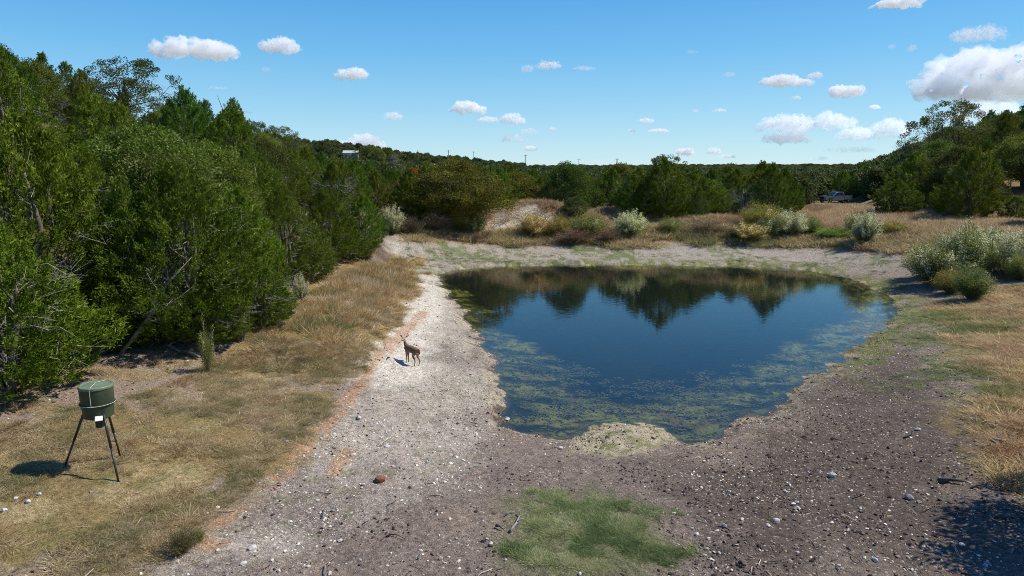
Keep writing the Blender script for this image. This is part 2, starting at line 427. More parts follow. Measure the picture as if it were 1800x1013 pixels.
def polar_grid():
    a1 = np.linspace(-44, 44, 620); a2 = np.linspace(46, 314, 68)
    ang = np.radians(np.concatenate([a1, a2]))
    dep = np.linspace(math.atan(CAM_H / 8.2), math.atan(CAM_H / 90.0), 430)
    r = np.concatenate([[.05, 1.5, 3, 4.5, 6, 7.2], CAM_H / np.tan(dep), np.geomspace(92, 700, 110), np.geomspace(740, 3000, 26), [4500, 8000, 16000]])
    return ang, r
ang, rr_ = polar_grid()
A_, R_ = np.meshgrid(ang, rr_, indexing='xy')
GX = R_ * np.sin(A_); GY = R_ * np.cos(A_)
nr, na = GX.shape
gz = height(GX.ravel(), GY.ravel(), True)
gcol, gw = ground_colour(GX.ravel(), GY.ravel())
ii, jj = np.meshgrid(np.arange(nr - 1), np.arange(na), indexing='ij')
j2 = (jj + 1) % na
F = np.stack([ii * na + jj, (ii + 1) * na + jj, (ii + 1) * na + j2, ii * na + j2], -1).reshape(-1, 4)
F = F[:, ::-1]
gm_, nt, out = new_mat('ground_soil')
at = node(nt, 'ShaderNodeAttribute', attribute_name='col')
geo = node(nt, 'ShaderNodeNewGeometry')
nA = node(nt, 'ShaderNodeTexNoise', inp={'Scale': 9.0, 'Detail': 8.0, 'Roughness': .72}); nt.links.new(geo.outputs['Position'], nA.inputs['Vector'])
nB = node(nt, 'ShaderNodeTexNoise', inp={'Scale': 34.0, 'Detail': 4.0, 'Roughness': .7}); nt.links.new(geo.outputs['Position'], nB.inputs['Vector'])
vor = node(nt, 'ShaderNodeTexVoronoi', inp={'Scale': 16.0, 'Randomness': 1.0}); nt.links.new(geo.outputs['Position'], vor.inputs['Vector'])
k1 = ramp(nt, nA.outputs[0], [(.3, (.48,) * 3), (.5, (.98,) * 3), (.70, (1.5,) * 3)])
k2 = ramp(nt, nB.outputs[0], [(.32, (.45,) * 3), (.5, (1.0,) * 3), (.68, (1.55,) * 3)])
c1 = mixc(nt, 'MULTIPLY', 1.0, at.outputs['Color'], k1); c2 = mixc(nt, 'MULTIPLY', .8, c1, k2)
# pale limestone grit, thicker where the attribute says so
ag = node(nt, 'ShaderNodeAttribute', attribute_name='grit')
wn_ = node(nt, 'ShaderNodeTexWhiteNoise'); nt.links.new(vor.outputs['Position'], wn_.inputs['Vector'])
near_ = math_n(nt, 'LESS_THAN', vor.outputs['Distance'], .34)
pick = math_n(nt, 'LESS_THAN', wn_.outputs['Value'], math_n(nt, 'MULTIPLY', ag.outputs['Fac'], .42))
c3 = mixc(nt, 'MIX', math_n(nt, 'MULTIPLY', near_, math_n(nt, 'MULTIPLY', pick, .8)), c2, tuple(alb(214, 204, 192)))
b = node(nt, 'ShaderNodeBsdfPrincipled', inp={'Roughness': .95, 'Specular IOR Level': .12})
nt.links.new(c3, b.inputs['Base Color'])
hsum = math_n(nt, 'ADD', nA.outputs[0], math_n(nt, 'MULTIPLY', nB.outputs[0], .5))
bp = node(nt, 'ShaderNodeBump', inp={'Strength': .9, 'Distance': .12}); nt.links.new(hsum, bp.inputs['Height'])
nt.links.new(bp.outputs[0], b.inputs['Normal']); nt.links.new(b.outputs[0], out.inputs[0])
grit = np.clip(.18 + .9 * gw['gravel'] + .5 * gw['white'] + .25 * gw['dark'] + .4 * gw['rgreen'] - .9 * gw['grass'] - gw['green'] - .7 * gw['rgrass'], 0, 1) * (gw['s'] > 0) * (1 - sstep(R_.ravel(), 70, 110))
gme = mesh_np('ground', np.stack([GX.ravel(), GY.ravel(), gz], 1), F, {
    'col': ('POINT', 'FLOAT_COLOR', np.concatenate([gcol, np.ones((len(gcol), 1))], 1)), 'grit': ('POINT', 'FLOAT', grit)}, True, [gm_])
link('ground', gme, kind='structure')

# ------------------------------------------------------------------ pond water
wm, nt, out = new_mat('pond_water')
fr = node(nt, 'ShaderNodeFresnel', inp={'IOR': 1.333})
gl = node(nt, 'ShaderNodeBsdfGlossy', inp={'Roughness': .015, 'Color': (1, 1, 1, 1)})
tp = node(nt, 'ShaderNodeBsdfTransparent', inp={'Color': (.80, .86, .66, 1)})
df = node(nt, 'ShaderNodeBsdfDiffuse', inp={'Color': (.008, .014, .018, 1)})
geo = node(nt, 'ShaderNodeNewGeometry')
mp = node(nt, 'ShaderNodeMapping', inp={'Scale': (1.6, 3.4, 1.0)}); nt.links.new(geo.outputs['Position'], mp.inputs[0])
n1 = node(nt, 'ShaderNodeTexNoise', inp={'Scale': 1.7, 'Detail': 3.0, 'Roughness': .5}); nt.links.new(mp.outputs[0], n1.inputs['Vector'])
n2 = node(nt, 'ShaderNodeTexNoise', inp={'Scale': .25, 'Detail': 2.0}); nt.links.new(geo.outputs['Position'], n2.inputs['Vector'])
bp = node(nt, 'ShaderNodeBump', inp={'Distance': .03, 'Strength': .22}); nt.links.new(n1.outputs[0], bp.inputs['Height'])
nt.links.new(math_n(nt, 'MULTIPLY', n2.outputs[0], .16), bp.inputs['Strength'])
nt.links.new(bp.outputs[0], gl.inputs['Normal']); nt.links.new(bp.outputs[0], fr.inputs['Normal'])
m1 = node(nt, 'ShaderNodeMixShader', inp={0: .30}); nt.links.new(tp.outputs[0], m1.inputs[1]); nt.links.new(df.outputs[0], m1.inputs[2])
m2 = node(nt, 'ShaderNodeMixShader'); nt.links.new(fr.outputs[0], m2.inputs[0]); nt.links.new(m1.outputs[0], m2.inputs[1]); nt.links.new(gl.outputs[0], m2.inputs[2])
nt.links.new(m2.outputs[0], out.inputs[0])
cen = POND.mean(0); Pn = len(POND)
V = [(cen[0], cen[1], WATER)]; F = []
rings = [.3, .6, .85, 1.0, 1.06]
for k in rings:
    for p in POND: V.append((*(cen + (p - cen) * k), WATER))
for j in range(Pn):
    j2_ = (j + 1) % Pn
    F.append((0, 1 + j2_, 1 + j))
    for i in range(len(rings) - 1):
        a, b_, c_, d_ = 1 + i * Pn + j, 1 + (i + 1) * Pn + j, 1 + (i + 1) * Pn + j2_, 1 + i * Pn + j2_
        F += [(a, c_, b_), (a, d_, c_)]
link('water', mesh_np('water', V, F, None, True, [wm]), kind='structure')
# ------------------------------------------------------------------ plants
M_jun = leaf_mat('juniper_leaf', [(0, (.060, .080, .012)), (.45, (.130, .180, .018)), (.8, (.205, .265, .028)), (1, (.30, .33, .07))], .36, gloss=.06)
M_oak = leaf_mat('oak_leaf', [(0, (.055, .068, .012)), (.5, (.125, .152, .026)), (.85, (.20, .225, .05)), (1, (.29, .30, .10))], .34, gloss=.08)
M_bac = leaf_mat('shrub_leaf', [(0, (.12, .14, .035)), (.5, (.24, .27, .07)), (1, (.36, .38, .13))], .42, gloss=.1)
M_seed = leaf_mat('seed_fluff', [(0, (.60, .57, .32)), (.5, (.76, .73, .46)), (1, (.86, .83, .60))], .45, var=.1, gloss=.1)
M_grassblade = leaf_mat('dry_grass_blade', [(0, (.20, .135, .055)), (.4, (.34, .25, .11)), (.8, (.46, .36, .18)), (1, (.60, .50, .30))], .25)
M_bark = simple_mat('grey_bark', (.13, .105, .085), .9, var=.3, scale=5, bump=.6)
M_dead = simple_mat('bleached_wood', (.25, .225, .20), .85, var=.3, scale=12, bump=.4)
M_darkwood = simple_mat('dark_wood', (.075, .058, .048), .9, var=.3, scale=12, bump=.5)

def unit(v):
    return v / (np.linalg.norm(v, axis=-1, keepdims=True) + 1e-9)
def blades(P, D, L, W, v, r):
    """one slim kite (two triangles) per leaf"""
    n = len(P); D = unit(D)
    S = unit(np.cross(D, unit(r.normal(size=(n, 3)))))
    L = np.broadcast_to(L, (n,))[:, None]; W = np.broadcast_to(W, (n,))[:, None]
    a = P; m = P + D * L * .45; t = P + D * L
    V = np.stack([a, m + S * W * .5, t, m - S * W * .5], 1).reshape(-1, 3)
    k = np.arange(n)[:, None] * 4
    F = np.concatenate([k + np.array([[0, 1, 2]]), k + np.array([[0, 2, 3]])])
    return V, F, np.repeat(v, 4)
def limbs(acc, r, base, tips, r0, sides=5):
    for t in tips:
        mid = base * .45 + t * .55 + np.array([r.normal() * .25, r.normal() * .25, -.12 * np.linalg.norm(t - base)])
        p1 = base * .8 + t * .2 + r.normal(size=3) * .08
        acc.tube([base, p1, mid, t], [r0, r0 * .75, r0 * .45, r0 * .12], sides, r.random())
def crown_points(r, n, H, R, z0, shape='juniper', sd=0):
    """tuft centres filling an uneven crown, thick near its outside"""
    pts = []; 
    lob = [(r.random() * 2 * PI, r.uniform(.2, .85), r.uniform(.25, .5)) for _ in range(7)]
    while len(pts) < n:
        a = r.random() * 2 * PI; h = r.random(); rad = r.random() ** .38
        if shape == 'juniper':
            env = (1 - h ** 2.1) ** .75 * (.62 + .38 * min(1, h * 4.0 + .1))
        elif shape == 'cone':
            env = (1 - h) ** .72 * min(1, h * 5 + .4)
        else:
            env = math.sqrt(max(0, 1 - ((h - .42) / .58) ** 2)) if h > .42 else math.sqrt(max(0, 1 - ((h - .42) / .46) ** 2))
        k = .80
        for la, lh, lw in lob:
            da = (a - la + PI) % (2 * PI) - PI
            k += .38 * math.exp(-(da / .5) ** 2 - ((h - lh) / lw * 1.6) ** 2)
        if r.random() > env + .15: continue
        q = R * env * k * rad
        pts.append((q * math.cos(a), q * math.sin(a), z0 + h * (H - z0), rad))
    return np.array(pts)
def make_crown(name, seed, H, R, z0, n_tuft, per, shape, mat, tuft=(.35, .7), leaf=(.10, .17), wid=(.035, .06), up=.9, spread=.55, round_=False):
    r = np.random.default_rng(seed)
    T = crown_points(r, n_tuft, H, R, z0, shape)
    c = np.array([0, 0, z0 + (H - z0) * .35])
    out = unit(T[:, :3] - c); d = unit(out * (1, 1, .5) + np.array([0, 0, up]) + r.normal(size=out.shape) * .25)
    Vs, Fs, As = [], [], []; n = 0
    sz = r.uniform(tuft[0], tuft[1], n_tuft) * (1.15 - .35 * T[:, 3])
    k = np.repeat(np.arange(n_tuft), per)
    m = len(k); t = r.random(m)
    jit = r.normal(size=(m, 3))
    if round_:
        P = T[k, :3] + unit(jit) * (r.random(m) ** .4 * sz[k] * .62)[:, None] * (1, 1, .75)
        D = unit(jit) + d[k] * .5 + r.normal(size=(m, 3)) * .6
    else:
        P = T[k, :3] + d[k] * (t * sz[k])[:, None] + jit * ((1.05 - t) * sz[k] * .26)[:, None]
        D = d[k] + r.normal(size=(m, 3)) * spread
    tv = np.clip(r.normal(.45, .17, n_tuft), 0, 1)
    v = np.clip(tv[k] + r.normal(size=m) * .16, 0, 1)
    V, F, A = blades(P, D, r.uniform(leaf[0], leaf[1], m), r.uniform(wid[0], wid[1], m), v, r)
    return mesh_np(name, V, F, {'v': ('POINT', 'FLOAT', A)}, False, [mat]), T
def make_tree(nm, seed, label, H, R, z0, n_tuft, per, shape, mat, stems=3, cat='tree', bark=None, twigs=34, **kw):
    r = np.random.default_rng(seed + 1000)
    root = thing(nm, label, cat)
    me, T = make_crown(nm + '_crown', seed, H, R, z0, n_tuft, per, shape, mat, **kw)
    link('crown', me, root)
    acc = Acc(); rb = .035 + .018 * H
    for s in range(stems):
        a = s * 2 * PI / stems + r.random(); b0 = np.array([math.cos(a), math.sin(a), 0]) * .12 * (stems > 1)
        topp = np.array([math.cos(a) * R * .25, math.sin(a) * R * .25, H * r.uniform(.7, .88)])
        path = [b0 - (0, 0, .3), b0 + (0, 0, .1), b0 * 2 + topp * (.12, .12, .35), topp * (.7, .7, .65) + r.normal(size=3) * .1, topp]
        acc.tube(path, [rb * 1.35, rb, rb * .75, rb * .5, rb * .12], 7)
        low = T[r.integers(0, len(T), 7)][:, :3]
        for q in low:
            h = min(max(q[2] * .55, .35), H * .6); f = h / topp[2]
            limbs(acc, r, np.array([topp[0] * f, topp[1] * f, h]), [q], rb * .42)
    link('trunk', acc.mesh('tree_trunk', bark or M_bark, True), root)
    if twigs:
        acc = Acc()
        for _ in range(twigs):
            a = r.random() * 2 * PI; h = r.uniform(.12, .75) * H; q0 = np.array([math.cos(a) * R * .35, math.sin(a) * R * .35, h])
            q1 = q0 + np.array([math.cos(a + r.normal() * .4) * R * .6, math.sin(a + r.normal() * .4) * R * .6, r.uniform(-.3, .5)])
            mid = (q0 + q1) / 2 + r.normal(size=3) * .1
            m2 = (mid + q1) / 2 + r.normal(size=3) * .09; m0 = (q0 + mid) / 2 + r.normal(size=3) * .07
            acc.tube([q0, m0, mid, m2, q1], [.014, .011, .009, .006, .003], 3)
            for _k in range(4):
                s_ = mid + (q1 - mid) * r.random(); acc.tube([s_, s_ + r.normal(size=3) * .2 + (0, 0, .06)], [.006, .002], 3)
        link('dead_twigs', acc.mesh('dead_twigs', M_dead), root, kind='stuff')
    return root

protos = {}
def P_(key, *a, **k):
    protos[key] = make_tree(*a, **k); return protos[key]
FINE = dict(leaf=(.08, .15), wid=(.022, .042), tuft=(.3, .62))
P_('jA', 'juniper_tree', 1, 'x', 5.6, 2.3, .35, 620, 100, 'juniper', M_jun, **FINE)
P_('jB', 'juniper_tree', 2, 'x', 5.2, 2.5, .3, 640, 100, 'juniper', M_jun, **FINE)
P_('jC', 'juniper_tree', 3, 'x', 6.2, 2.3, .5, 520, 90, 'juniper', M_jun, **FINE)
P_('jD', 'juniper_tree', 4, 'x', 4.6, 2.1, .2, 480, 100, 'juniper', M_jun, twigs=60, **FINE)
P_('jE', 'juniper_tree', 5, 'x', 5.8, 1.9, .6, 300, 90, 'cone', M_jun, twigs=80, **FINE)
P_('oA', 'oak_tree', 11, 'x', 6.0, 3.0, 1.0, 330, 110, 'round', M_oak, round_=True, tuft=(.7, 1.15), leaf=(.10, .16), wid=(.06, .09), up=.5)
P_('oB', 'oak_tree', 12, 'x', 5.0, 2.6, .7, 300, 110, 'round', M_oak, round_=True, tuft=(.6, 1.0), leaf=(.08, .14), wid=(.05, .08), up=.5)
P_('oC', 'open_oak_tree', 13, 'x', 7.5, 3.4, 1.6, 210, 90, 'round', M_oak, stems=2, round_=True, tuft=(.5, .8), leaf=(.10, .16), wid=(.05, .08), up=.5, twigs=50)
P_('gB', 'bare_shrub', 14, 'x', 4.6, 2.0, .5, 130, 40, 'round', M_oak, round_=True, tuft=(.4, .7), leaf=(.06, .10), wid=(.03, .04), twigs=120, cat='tree', bark=M_dead)
used = set()
def place(key, x, y, s, label, group=None, rz=None, tint=None, z=None, sz=1.0, nm=None):
    z = hz(x, y) - .05 if z is None else z
    rz = random.uniform(0, 6.28) if rz is None else rz
    sc = (s, s, s * sz)
    root = protos[key]
    if key not in used:
        used.add(key); root.location = (x, y, z); root.rotation_euler = (0, 0, rz); root.scale = sc; root['label'] = label
        if group: root['group'] = group
        if tint is not None:
            for c in root.children:
                if c.name.startswith('crown'): c.color = (*tint, 1)
        return root
    # children of the first one may be tinted: reset on every copy
    return copy_thing(root, (x, y, z), rz, sc, label, group, tint if tint is not None else (1, 1, 1))
TREEH = dict(jA=5.6, jB=5.2, jC=6.2, jD=4.6, jE=5.8, oA=6.0, oB=5.0, oC=7.5, gB=4.6)
TREER = dict(jA=2.3, jB=2.5, jC=2.1, jD=2.1, jE=1.9, oA=3.0, oB=2.6, oC=3.4, gB=2.0)
placed = []
def far_tree(key, px, pbase, ptop, label, group=None, tint=None, depth=None, widen=1.0):
    """a tree whose foot and top are seen at these rows of the photograph (or whose distance is given)"""
    if depth is None: x, y = G(px, pbase)
    else: x = (px - 900) / 1200 * depth / cp; y = depth
    z = hz(x, y)
    zt = at_depth(px, ptop, y)[2]
    h = max(zt - z, 1.5); sz = h / TREEH[key]
    s = sz * widen
    placed.append((x, y, TREER[key] * s))
    return place(key, x, y, s, label, group, tint=tint, sz=1 / widen)
BR = (1.06, 1.14, .95); DK = (.72, .76, .74); GY = (1.35, 1.3, 1.9); YL = (1.9, 1.45, 1.0); OL = (1.15, .9, .75); BW = (2.0, 1.0, .9); NG = (.86, .92, .84)

# the wall of junipers along the foot of the left slope, from near to far
L = lambda d, t: (d + ' on the left slope ' + t)
far_tree('jD', 8, 700, 395, 'low juniper with bare pale lower twigs at the left edge beside the feeder clearing', tint=BR, widen=1.15)
far_tree('jB', 75, 590, 215, 'bright green juniper rising above the clearing behind the game feeder', tint=BR)
far_tree('gB', 168, 580, 470, 'blue green feathery shrub under the junipers just above the feeder', tint=(.75, 1.0, 1.7), widen=1.3)
far_tree('jE', 235, 585, 320, 'sparse juniper with grey twigs showing over the dark hollow', tint=NG)
far_tree('jB', 330, 590, 300, 'broad dark juniper over the fallen logs and dark hollow', tint=NG)
far_tree('jA', 432, 560, 340, 'juniper with many bare grey twigs behind the small cream plume by the grass slope', tint=BR)
far_tree('jC', 505, 500, 330, 'slim juniper between the small cream plumes and the bare dirt gap')
far_tree('jB', 575, 462, 338, 'wide juniper above the bare dirt patch atop the golden grass', tint=NG)
far_tree('jA', 640, 445, 345, 'bright green juniper at the very end of the tree wall beside the pale track', tint=BR)
far_tree('oB', 275, 540, 225, 'broadleaf tree bulging from the juniper wall high above the feeder', tint=(1.1, 1.2, 1.0), depth=30, widen=1.2)
far_tree('oB', 385, 540, 255, 'glossy broadleaf tree beside the taller broadleaf above the fallen logs', tint=(1.15, 1.25, 1.0), depth=34)
far_tree('jB', 165, 540, 262, 'juniper squeezed between two bright crowns above the blue green shrub', depth=27, tint=BR)
far_tree('jC', 20, 540, 250, 'tall juniper at the left edge of the photo behind the lowest juniper', depth=24, tint=NG)
far_tree('oA', 535, 400, 285, 'pale yellow green rounded tree standing out from the dark left slope', tint=YL, depth=62, widen=1.15)
far_tree('oA', 475, 400, 235, 'pale green rounded tree on the left slope below the bare snags', tint=(1.4, 1.35, 1.1), depth=58)
far_tree('oA', 330, 400, 185, 'soft pale green broad tree below the leaning dead branches', tint=(1.3, 1.3, 1.1), depth=52, widen=1.2)
for px, pb, pt, w_, lab in [(205, 612, 505, 1.5, 'low juniper growth reaching the ground right of the blue green shrub'),
        (282, 603, 520, 1.5, 'low juniper growth behind the grey split log'), (375, 600, 500, 1.6, 'low juniper growth between the sapling and the bleached log'),
        (456, 575, 470, 1.5, 'low juniper growth above the slender green shrub'), (545, 492, 420, 1.5, 'low juniper growth behind the dark arching branch'),
        (612, 456, 395, 1.5, 'low juniper growth at the foot of the last wide juniper'), (110, 640, 520, 1.4, 'low juniper growth directly behind the feeder clearing')]:
    far_tree('jD', px, pb, pt, lab, widen=w_, tint=NG)
# along the skyline of the left slope
far_tree('oC', 255, 300, 98, 'dark open oak on the skyline with a long limb reaching out over the slope', tint=(.75, .75, .9), depth=58, widen=1.3)
far_tree('oC', 30, 300, 72, 'thin topped oak on the skyline at the top corner of the photo', tint=(.8, .8, .9), depth=58)
far_tree('jE', 118, 300, 96, 'spiky juniper on the skyline between the corner oak and the dark open oak', tint=DK, depth=60)
far_tree('jE', 155, 300, 112, 'shorter spiky juniper on the skyline just before the dark open oak', tint=DK, depth=62)
far_tree('jE', 385, 300, 178, 'dark tufted juniper on the skyline beside the bare snags', tint=DK, depth=64)
far_tree('jE', 425, 300, 195, 'dark pointed juniper standing among the three bare snags', tint=DK, depth=66)
far_tree('oC', 468, 300, 210, 'thin crowned oak on the skyline past the bare snags', tint=DK, depth=72)
far_tree('oC', 510, 300, 219, 'rounded dark oak on the skyline where the left slope drops away', tint=(.85, .9, .9), depth=84)

far_tree('jB', 520, 400, 268, 'broad juniper halfway down the left slope in front of the pale rounded tree', tint=NG, depth=46, widen=1.2)
far_tree('jA', 556, 400, 290, 'bushy juniper below the pale yellow green rounded tree', depth=50, widen=1.15)
far_tree('jB', 598, 400, 292, 'broad juniper towards the lower end of the juniper wall', depth=58, tint=NG, widen=1.2)
far_tree('jA', 628, 400, 300, 'green juniper behind the last bright juniper of the wall', depth=66, widen=1.2)
far_tree('jB', 448, 420, 262, 'broad juniper filling the slope above the grey twigged juniper', depth=38, widen=1.2)
# fill of the left slope
def fill(n, region, keys, lab, group, smin=.8, smax=1.15, gap=.62, tints=((1, 1, 1),), tries=60):
    k = 0; t = 0
    while k < n and t < n * tries:
        t += 1
        x, y = region()
        key = keys[int(random.random() * len(keys))]; s = random.uniform(smin, smax); R = TREER[key] * s
        if any((x - a) ** 2 + (y - b) ** 2 < (gap * (R + c)) ** 2 for a, b, c in placed): continue
        placed.append((x, y, R)); k += 1
        if region is reg_left and y > 50: s *= .82
        tt = random.choice(tints); tt = tuple(c * random.uniform(.88, 1.12) for c in tt)
        place(key, x, y, s, lab(x, y, key, tt), group, tint=tt, sz=random.uniform(.92, 1.12))
    return k
def reg_left():
    y = 15 + 105 * random.random() ** .8
    return edge_x(y) - 2.2 - random.random() ** 1.1 * (0.78 * y + 5), y
SHAPE = dict(jA='bushy', jB='broad', jC='pointed', jD='low', jE='sparse', oA='round', oB='compact', oC='open', gB='leafless')
def lab_left(x, y, key, tt):
    k = 'juniper' if key[0] == 'j' else 'broadleaf tree'
    tone = 'dark' if sum(tt) < 2.8 else 'bright' if tt[0] > 1.02 and tt[1] > 1.05 else 'green'
    t = edge_x(y) - x
    row = 'in the front rows' if t < 7 else 'halfway up the left slope' if t < 18 else 'high on the left slope'
    where = 'above the feeder' if y < 24 else 'above the fallen logs' if y < 36 else 'above the golden grass' if y < 52 else 'near the track bend' if y < 80 else 'at its far end'
    return f'{tone} {SHAPE[key]} {k} {row} {where}'
fill(150, reg_left, ['jA', 'jB', 'jC', 'jA', 'jB', 'jD', 'jE', 'oB'], lab_left, 'trees of the wooded left slope', .72, 1.02, .50, [(1, 1, 1), BR, NG, DK, NG])

# trees behind the pond
far_tree('oA', 800, 402, 283, 'big round olive brown oak behind the pond, widest crown left of the earth mound', tint=OL, widen=1.35)
far_tree('jA', 720, 396, 300, 'dark juniper between the pale track end and the olive oak', tint=DK)
far_tree('jB', 655, 390, 290, 'dark juniper rising behind the last bright juniper of the tree wall', tint=NG, depth=78)
far_tree('oB', 738, 380, 298, 'rust brown small tree showing above dark junipers before the far hill', tint=(2.3, .85, .9), depth=88)
far_tree('jB', 880, 392, 300, 'bright topped juniper between the olive oak and the earth mound', depth=70, tint=BR)
far_tree('jC', 935, 380, 300, 'juniper directly behind the peak of the light earth mound', depth=74)
far_tree('oB', 1008, 380, 346, 'small dark blue green oak growing on the mound', tint=(.7, .85, 1.1), depth=62, widen=1.25)
far_tree('gB', 967, 372, 315, 'grey twiggy bare tree behind the mound crest', tint=GY, depth=75)
far_tree('jB', 1070, 372, 300, 'dark juniper behind the reddish grass saddle', depth=74, tint=NG)
far_tree('jA', 1160, 400, 282, 'largest dark juniper above the cream plume bush at mid bank', depth=64, tint=NG, widen=1.2)
far_tree('oC', 1165, 400, 270, 'spindly oak whose thin top pokes over the horizon above the pond', depth=78, tint=DK)
far_tree('jC', 1222, 392, 330, 'small pointed dark juniper in front of the wood behind the pond', depth=62, tint=DK, widen=.9)
far_tree('gB', 1302, 395, 322, 'grey bare branched tree in the gap of the wood behind the pond', tint=GY, depth=66)
far_tree('gB', 1262, 392, 340, 'small grey twiggy tree beside the pointed dark juniper', tint=GY, depth=68)
far_tree('jA', 1345, 395, 292, 'dark dense juniper behind the tall tan shrubs', depth=66, tint=DK)
far_tree('jB', 1366, 385, 300, 'juniper whose crown ends just beside the parked pickup truck', depth=70, tint=NG, widen=.85)
far_tree('jB', 1560, 405, 318, 'broad juniper just past the pickup truck behind pale plume bushes', depth=66, tint=NG, widen=1.45)
far_tree('jA', 1665, 405, 312, 'broad dark juniper above the shaded hollow on the far right bank', depth=62, tint=NG, widen=1.6)
far_tree('jD', 1770, 405, 345, 'low juniper behind the cream plumed thicket at the right edge', depth=57, tint=BR, widen=1.5)
far_tree('oC', 1645, 330, 172, 'tall open branched oak standing highest on the right skyline', depth=84, tint=(.85, .85, .8), widen=1.05)
far_tree('gB', 1592, 320, 232, 'leafless tree with crooked limbs beside the tallest oak at the right', depth=86, tint=GY)
far_tree('oA', 1690, 340, 268, 'yellow green rounded tree glowing under the tallest oak at the right', depth=76, tint=YL)
far_tree('oA', 1775, 330, 235, 'light green spreading oak on the lower right hillside', depth=72, tint=(1.3, 1.25, 1.0), widen=1.2)

far_tree('jA', 1118, 398, 298, 'bushy juniper between the reddish saddle and the largest dark juniper', depth=66, widen=1.45)
far_tree('jB', 1205, 398, 300, 'broad juniper just right of the largest dark juniper', depth=68, tint=NG, widen=1.5)
far_tree('jD', 1240, 398, 318, 'low juniper behind the small pointed dark one', depth=70, tint=BR, widen=1.42)
far_tree('jA', 1285, 396, 300, 'green juniper rising behind the grey bare branched tree', depth=73, widen=1.42)
far_tree('jB', 1325, 396, 305, 'olive juniper above the tall tan green shrub', depth=71, tint=OL, widen=1.42)
far_tree('jD', 1030, 376, 322, 'low dark juniper closing the gap behind the mound oak', depth=72, tint=DK, widen=1.42)
far_tree('oB', 905, 385, 305, 'olive oak just left of the light earth mound crest', depth=72, tint=OL, widen=1.42)
far_tree('jB', 855, 398, 300, 'dark juniper joined to the right side of the big olive oak', depth=68, tint=NG, widen=1.42)
def reg_mid():
    y = 68 + 62 * random.random()
    return (random.uniform(-.30, .50)) * y, y
def clear_road(x, y):
    return False
def reg_mid2():
    while True:
        x, y = reg_mid()
        u = x / y
        if .392 < u < .535 and y < 126: continue          # opening where the truck is parked
        if x < edge_x(y) + 1 and y < 110: continue
        if hz(x, y) > 2.6 and y < 74 and u < .3: continue
        return x, y
def lab_mid(x, y, key, tt):
    k = 'juniper' if key[0] == 'j' else 'oak' if key[0] == 'o' else 'tree'
    tone = 'dark' if sum(tt) < 2.8 else 'yellowish' if tt[0] > 1.15 else 'mid green'
    u = x / y
    where = 'behind the olive oak' if u < 0 else 'behind the earth mounds' if u < .17 else 'over the pond' if u < .34 else 'near the pickup'
    row = 'front' if y < 82 else 'middle' if y < 105 else 'rear'
    return f'{tone} {SHAPE[key]} {k} in the {row} of the level wood {where}'
fill(135, reg_mid2, ['jA', 'jB', 'jD', 'jA', 'jB', 'oB', 'oA', 'gB', 'jB'], lab_mid, 'trees of the level wood behind the pond', .85, 1.02, .50, [(1, 1, 1), NG, DK, NG, (1.08, 1.02, .9)])
def reg_right():
    y = 50 + 95 * random.random(); return random.uniform(max(.5 * y, 33), .95 * y + 6), y
def reg_right2():
    while True:
        x, y = reg_right()
        if y < 58 and x < .62 * y + 8 or (x / y < .548 and y < 126) or (y < 74 and x / y < .58): continue
        return x, y
def lab_right(x, y, key, tt):
    k = 'juniper' if key[0] == 'j' else 'oak' if key[0] == 'o' else 'tree'
    tone = 'dark' if sum(tt) < 2.8 else 'yellow green' if tt[0] > 1.15 else 'mid green'
    row = 'foot' if y < 80 else 'middle' if y < 110 else 'upper part'
    side = 'beyond the thicket' if x / y > .62 else 'below the tallest oak'
    return f'{tone} {SHAPE[key]} {k} on the {row} of the right hillside {side}'
fill(95, reg_right2, ['jA', 'jB', 'jD', 'oA', 'jB', 'oB', 'jC', 'jA'], lab_right, 'trees of the right hillside', .9, 1.2, .6, [(1, 1, 1), NG, DK, DK, NG, (1.08, 1.04, .9)])
# tree outside the picture, at the right, that throws the shadow in the lower corner
for i, (x, y, s) in enumerate([(12.3, 10.4, 1.0), (16.3, 12.4, .95)]):
    place('oB', x, y, s, ['oak just beyond the lower right corner whose shade falls on the stones', 'second oak beyond the lower right corner of the photo'][i])

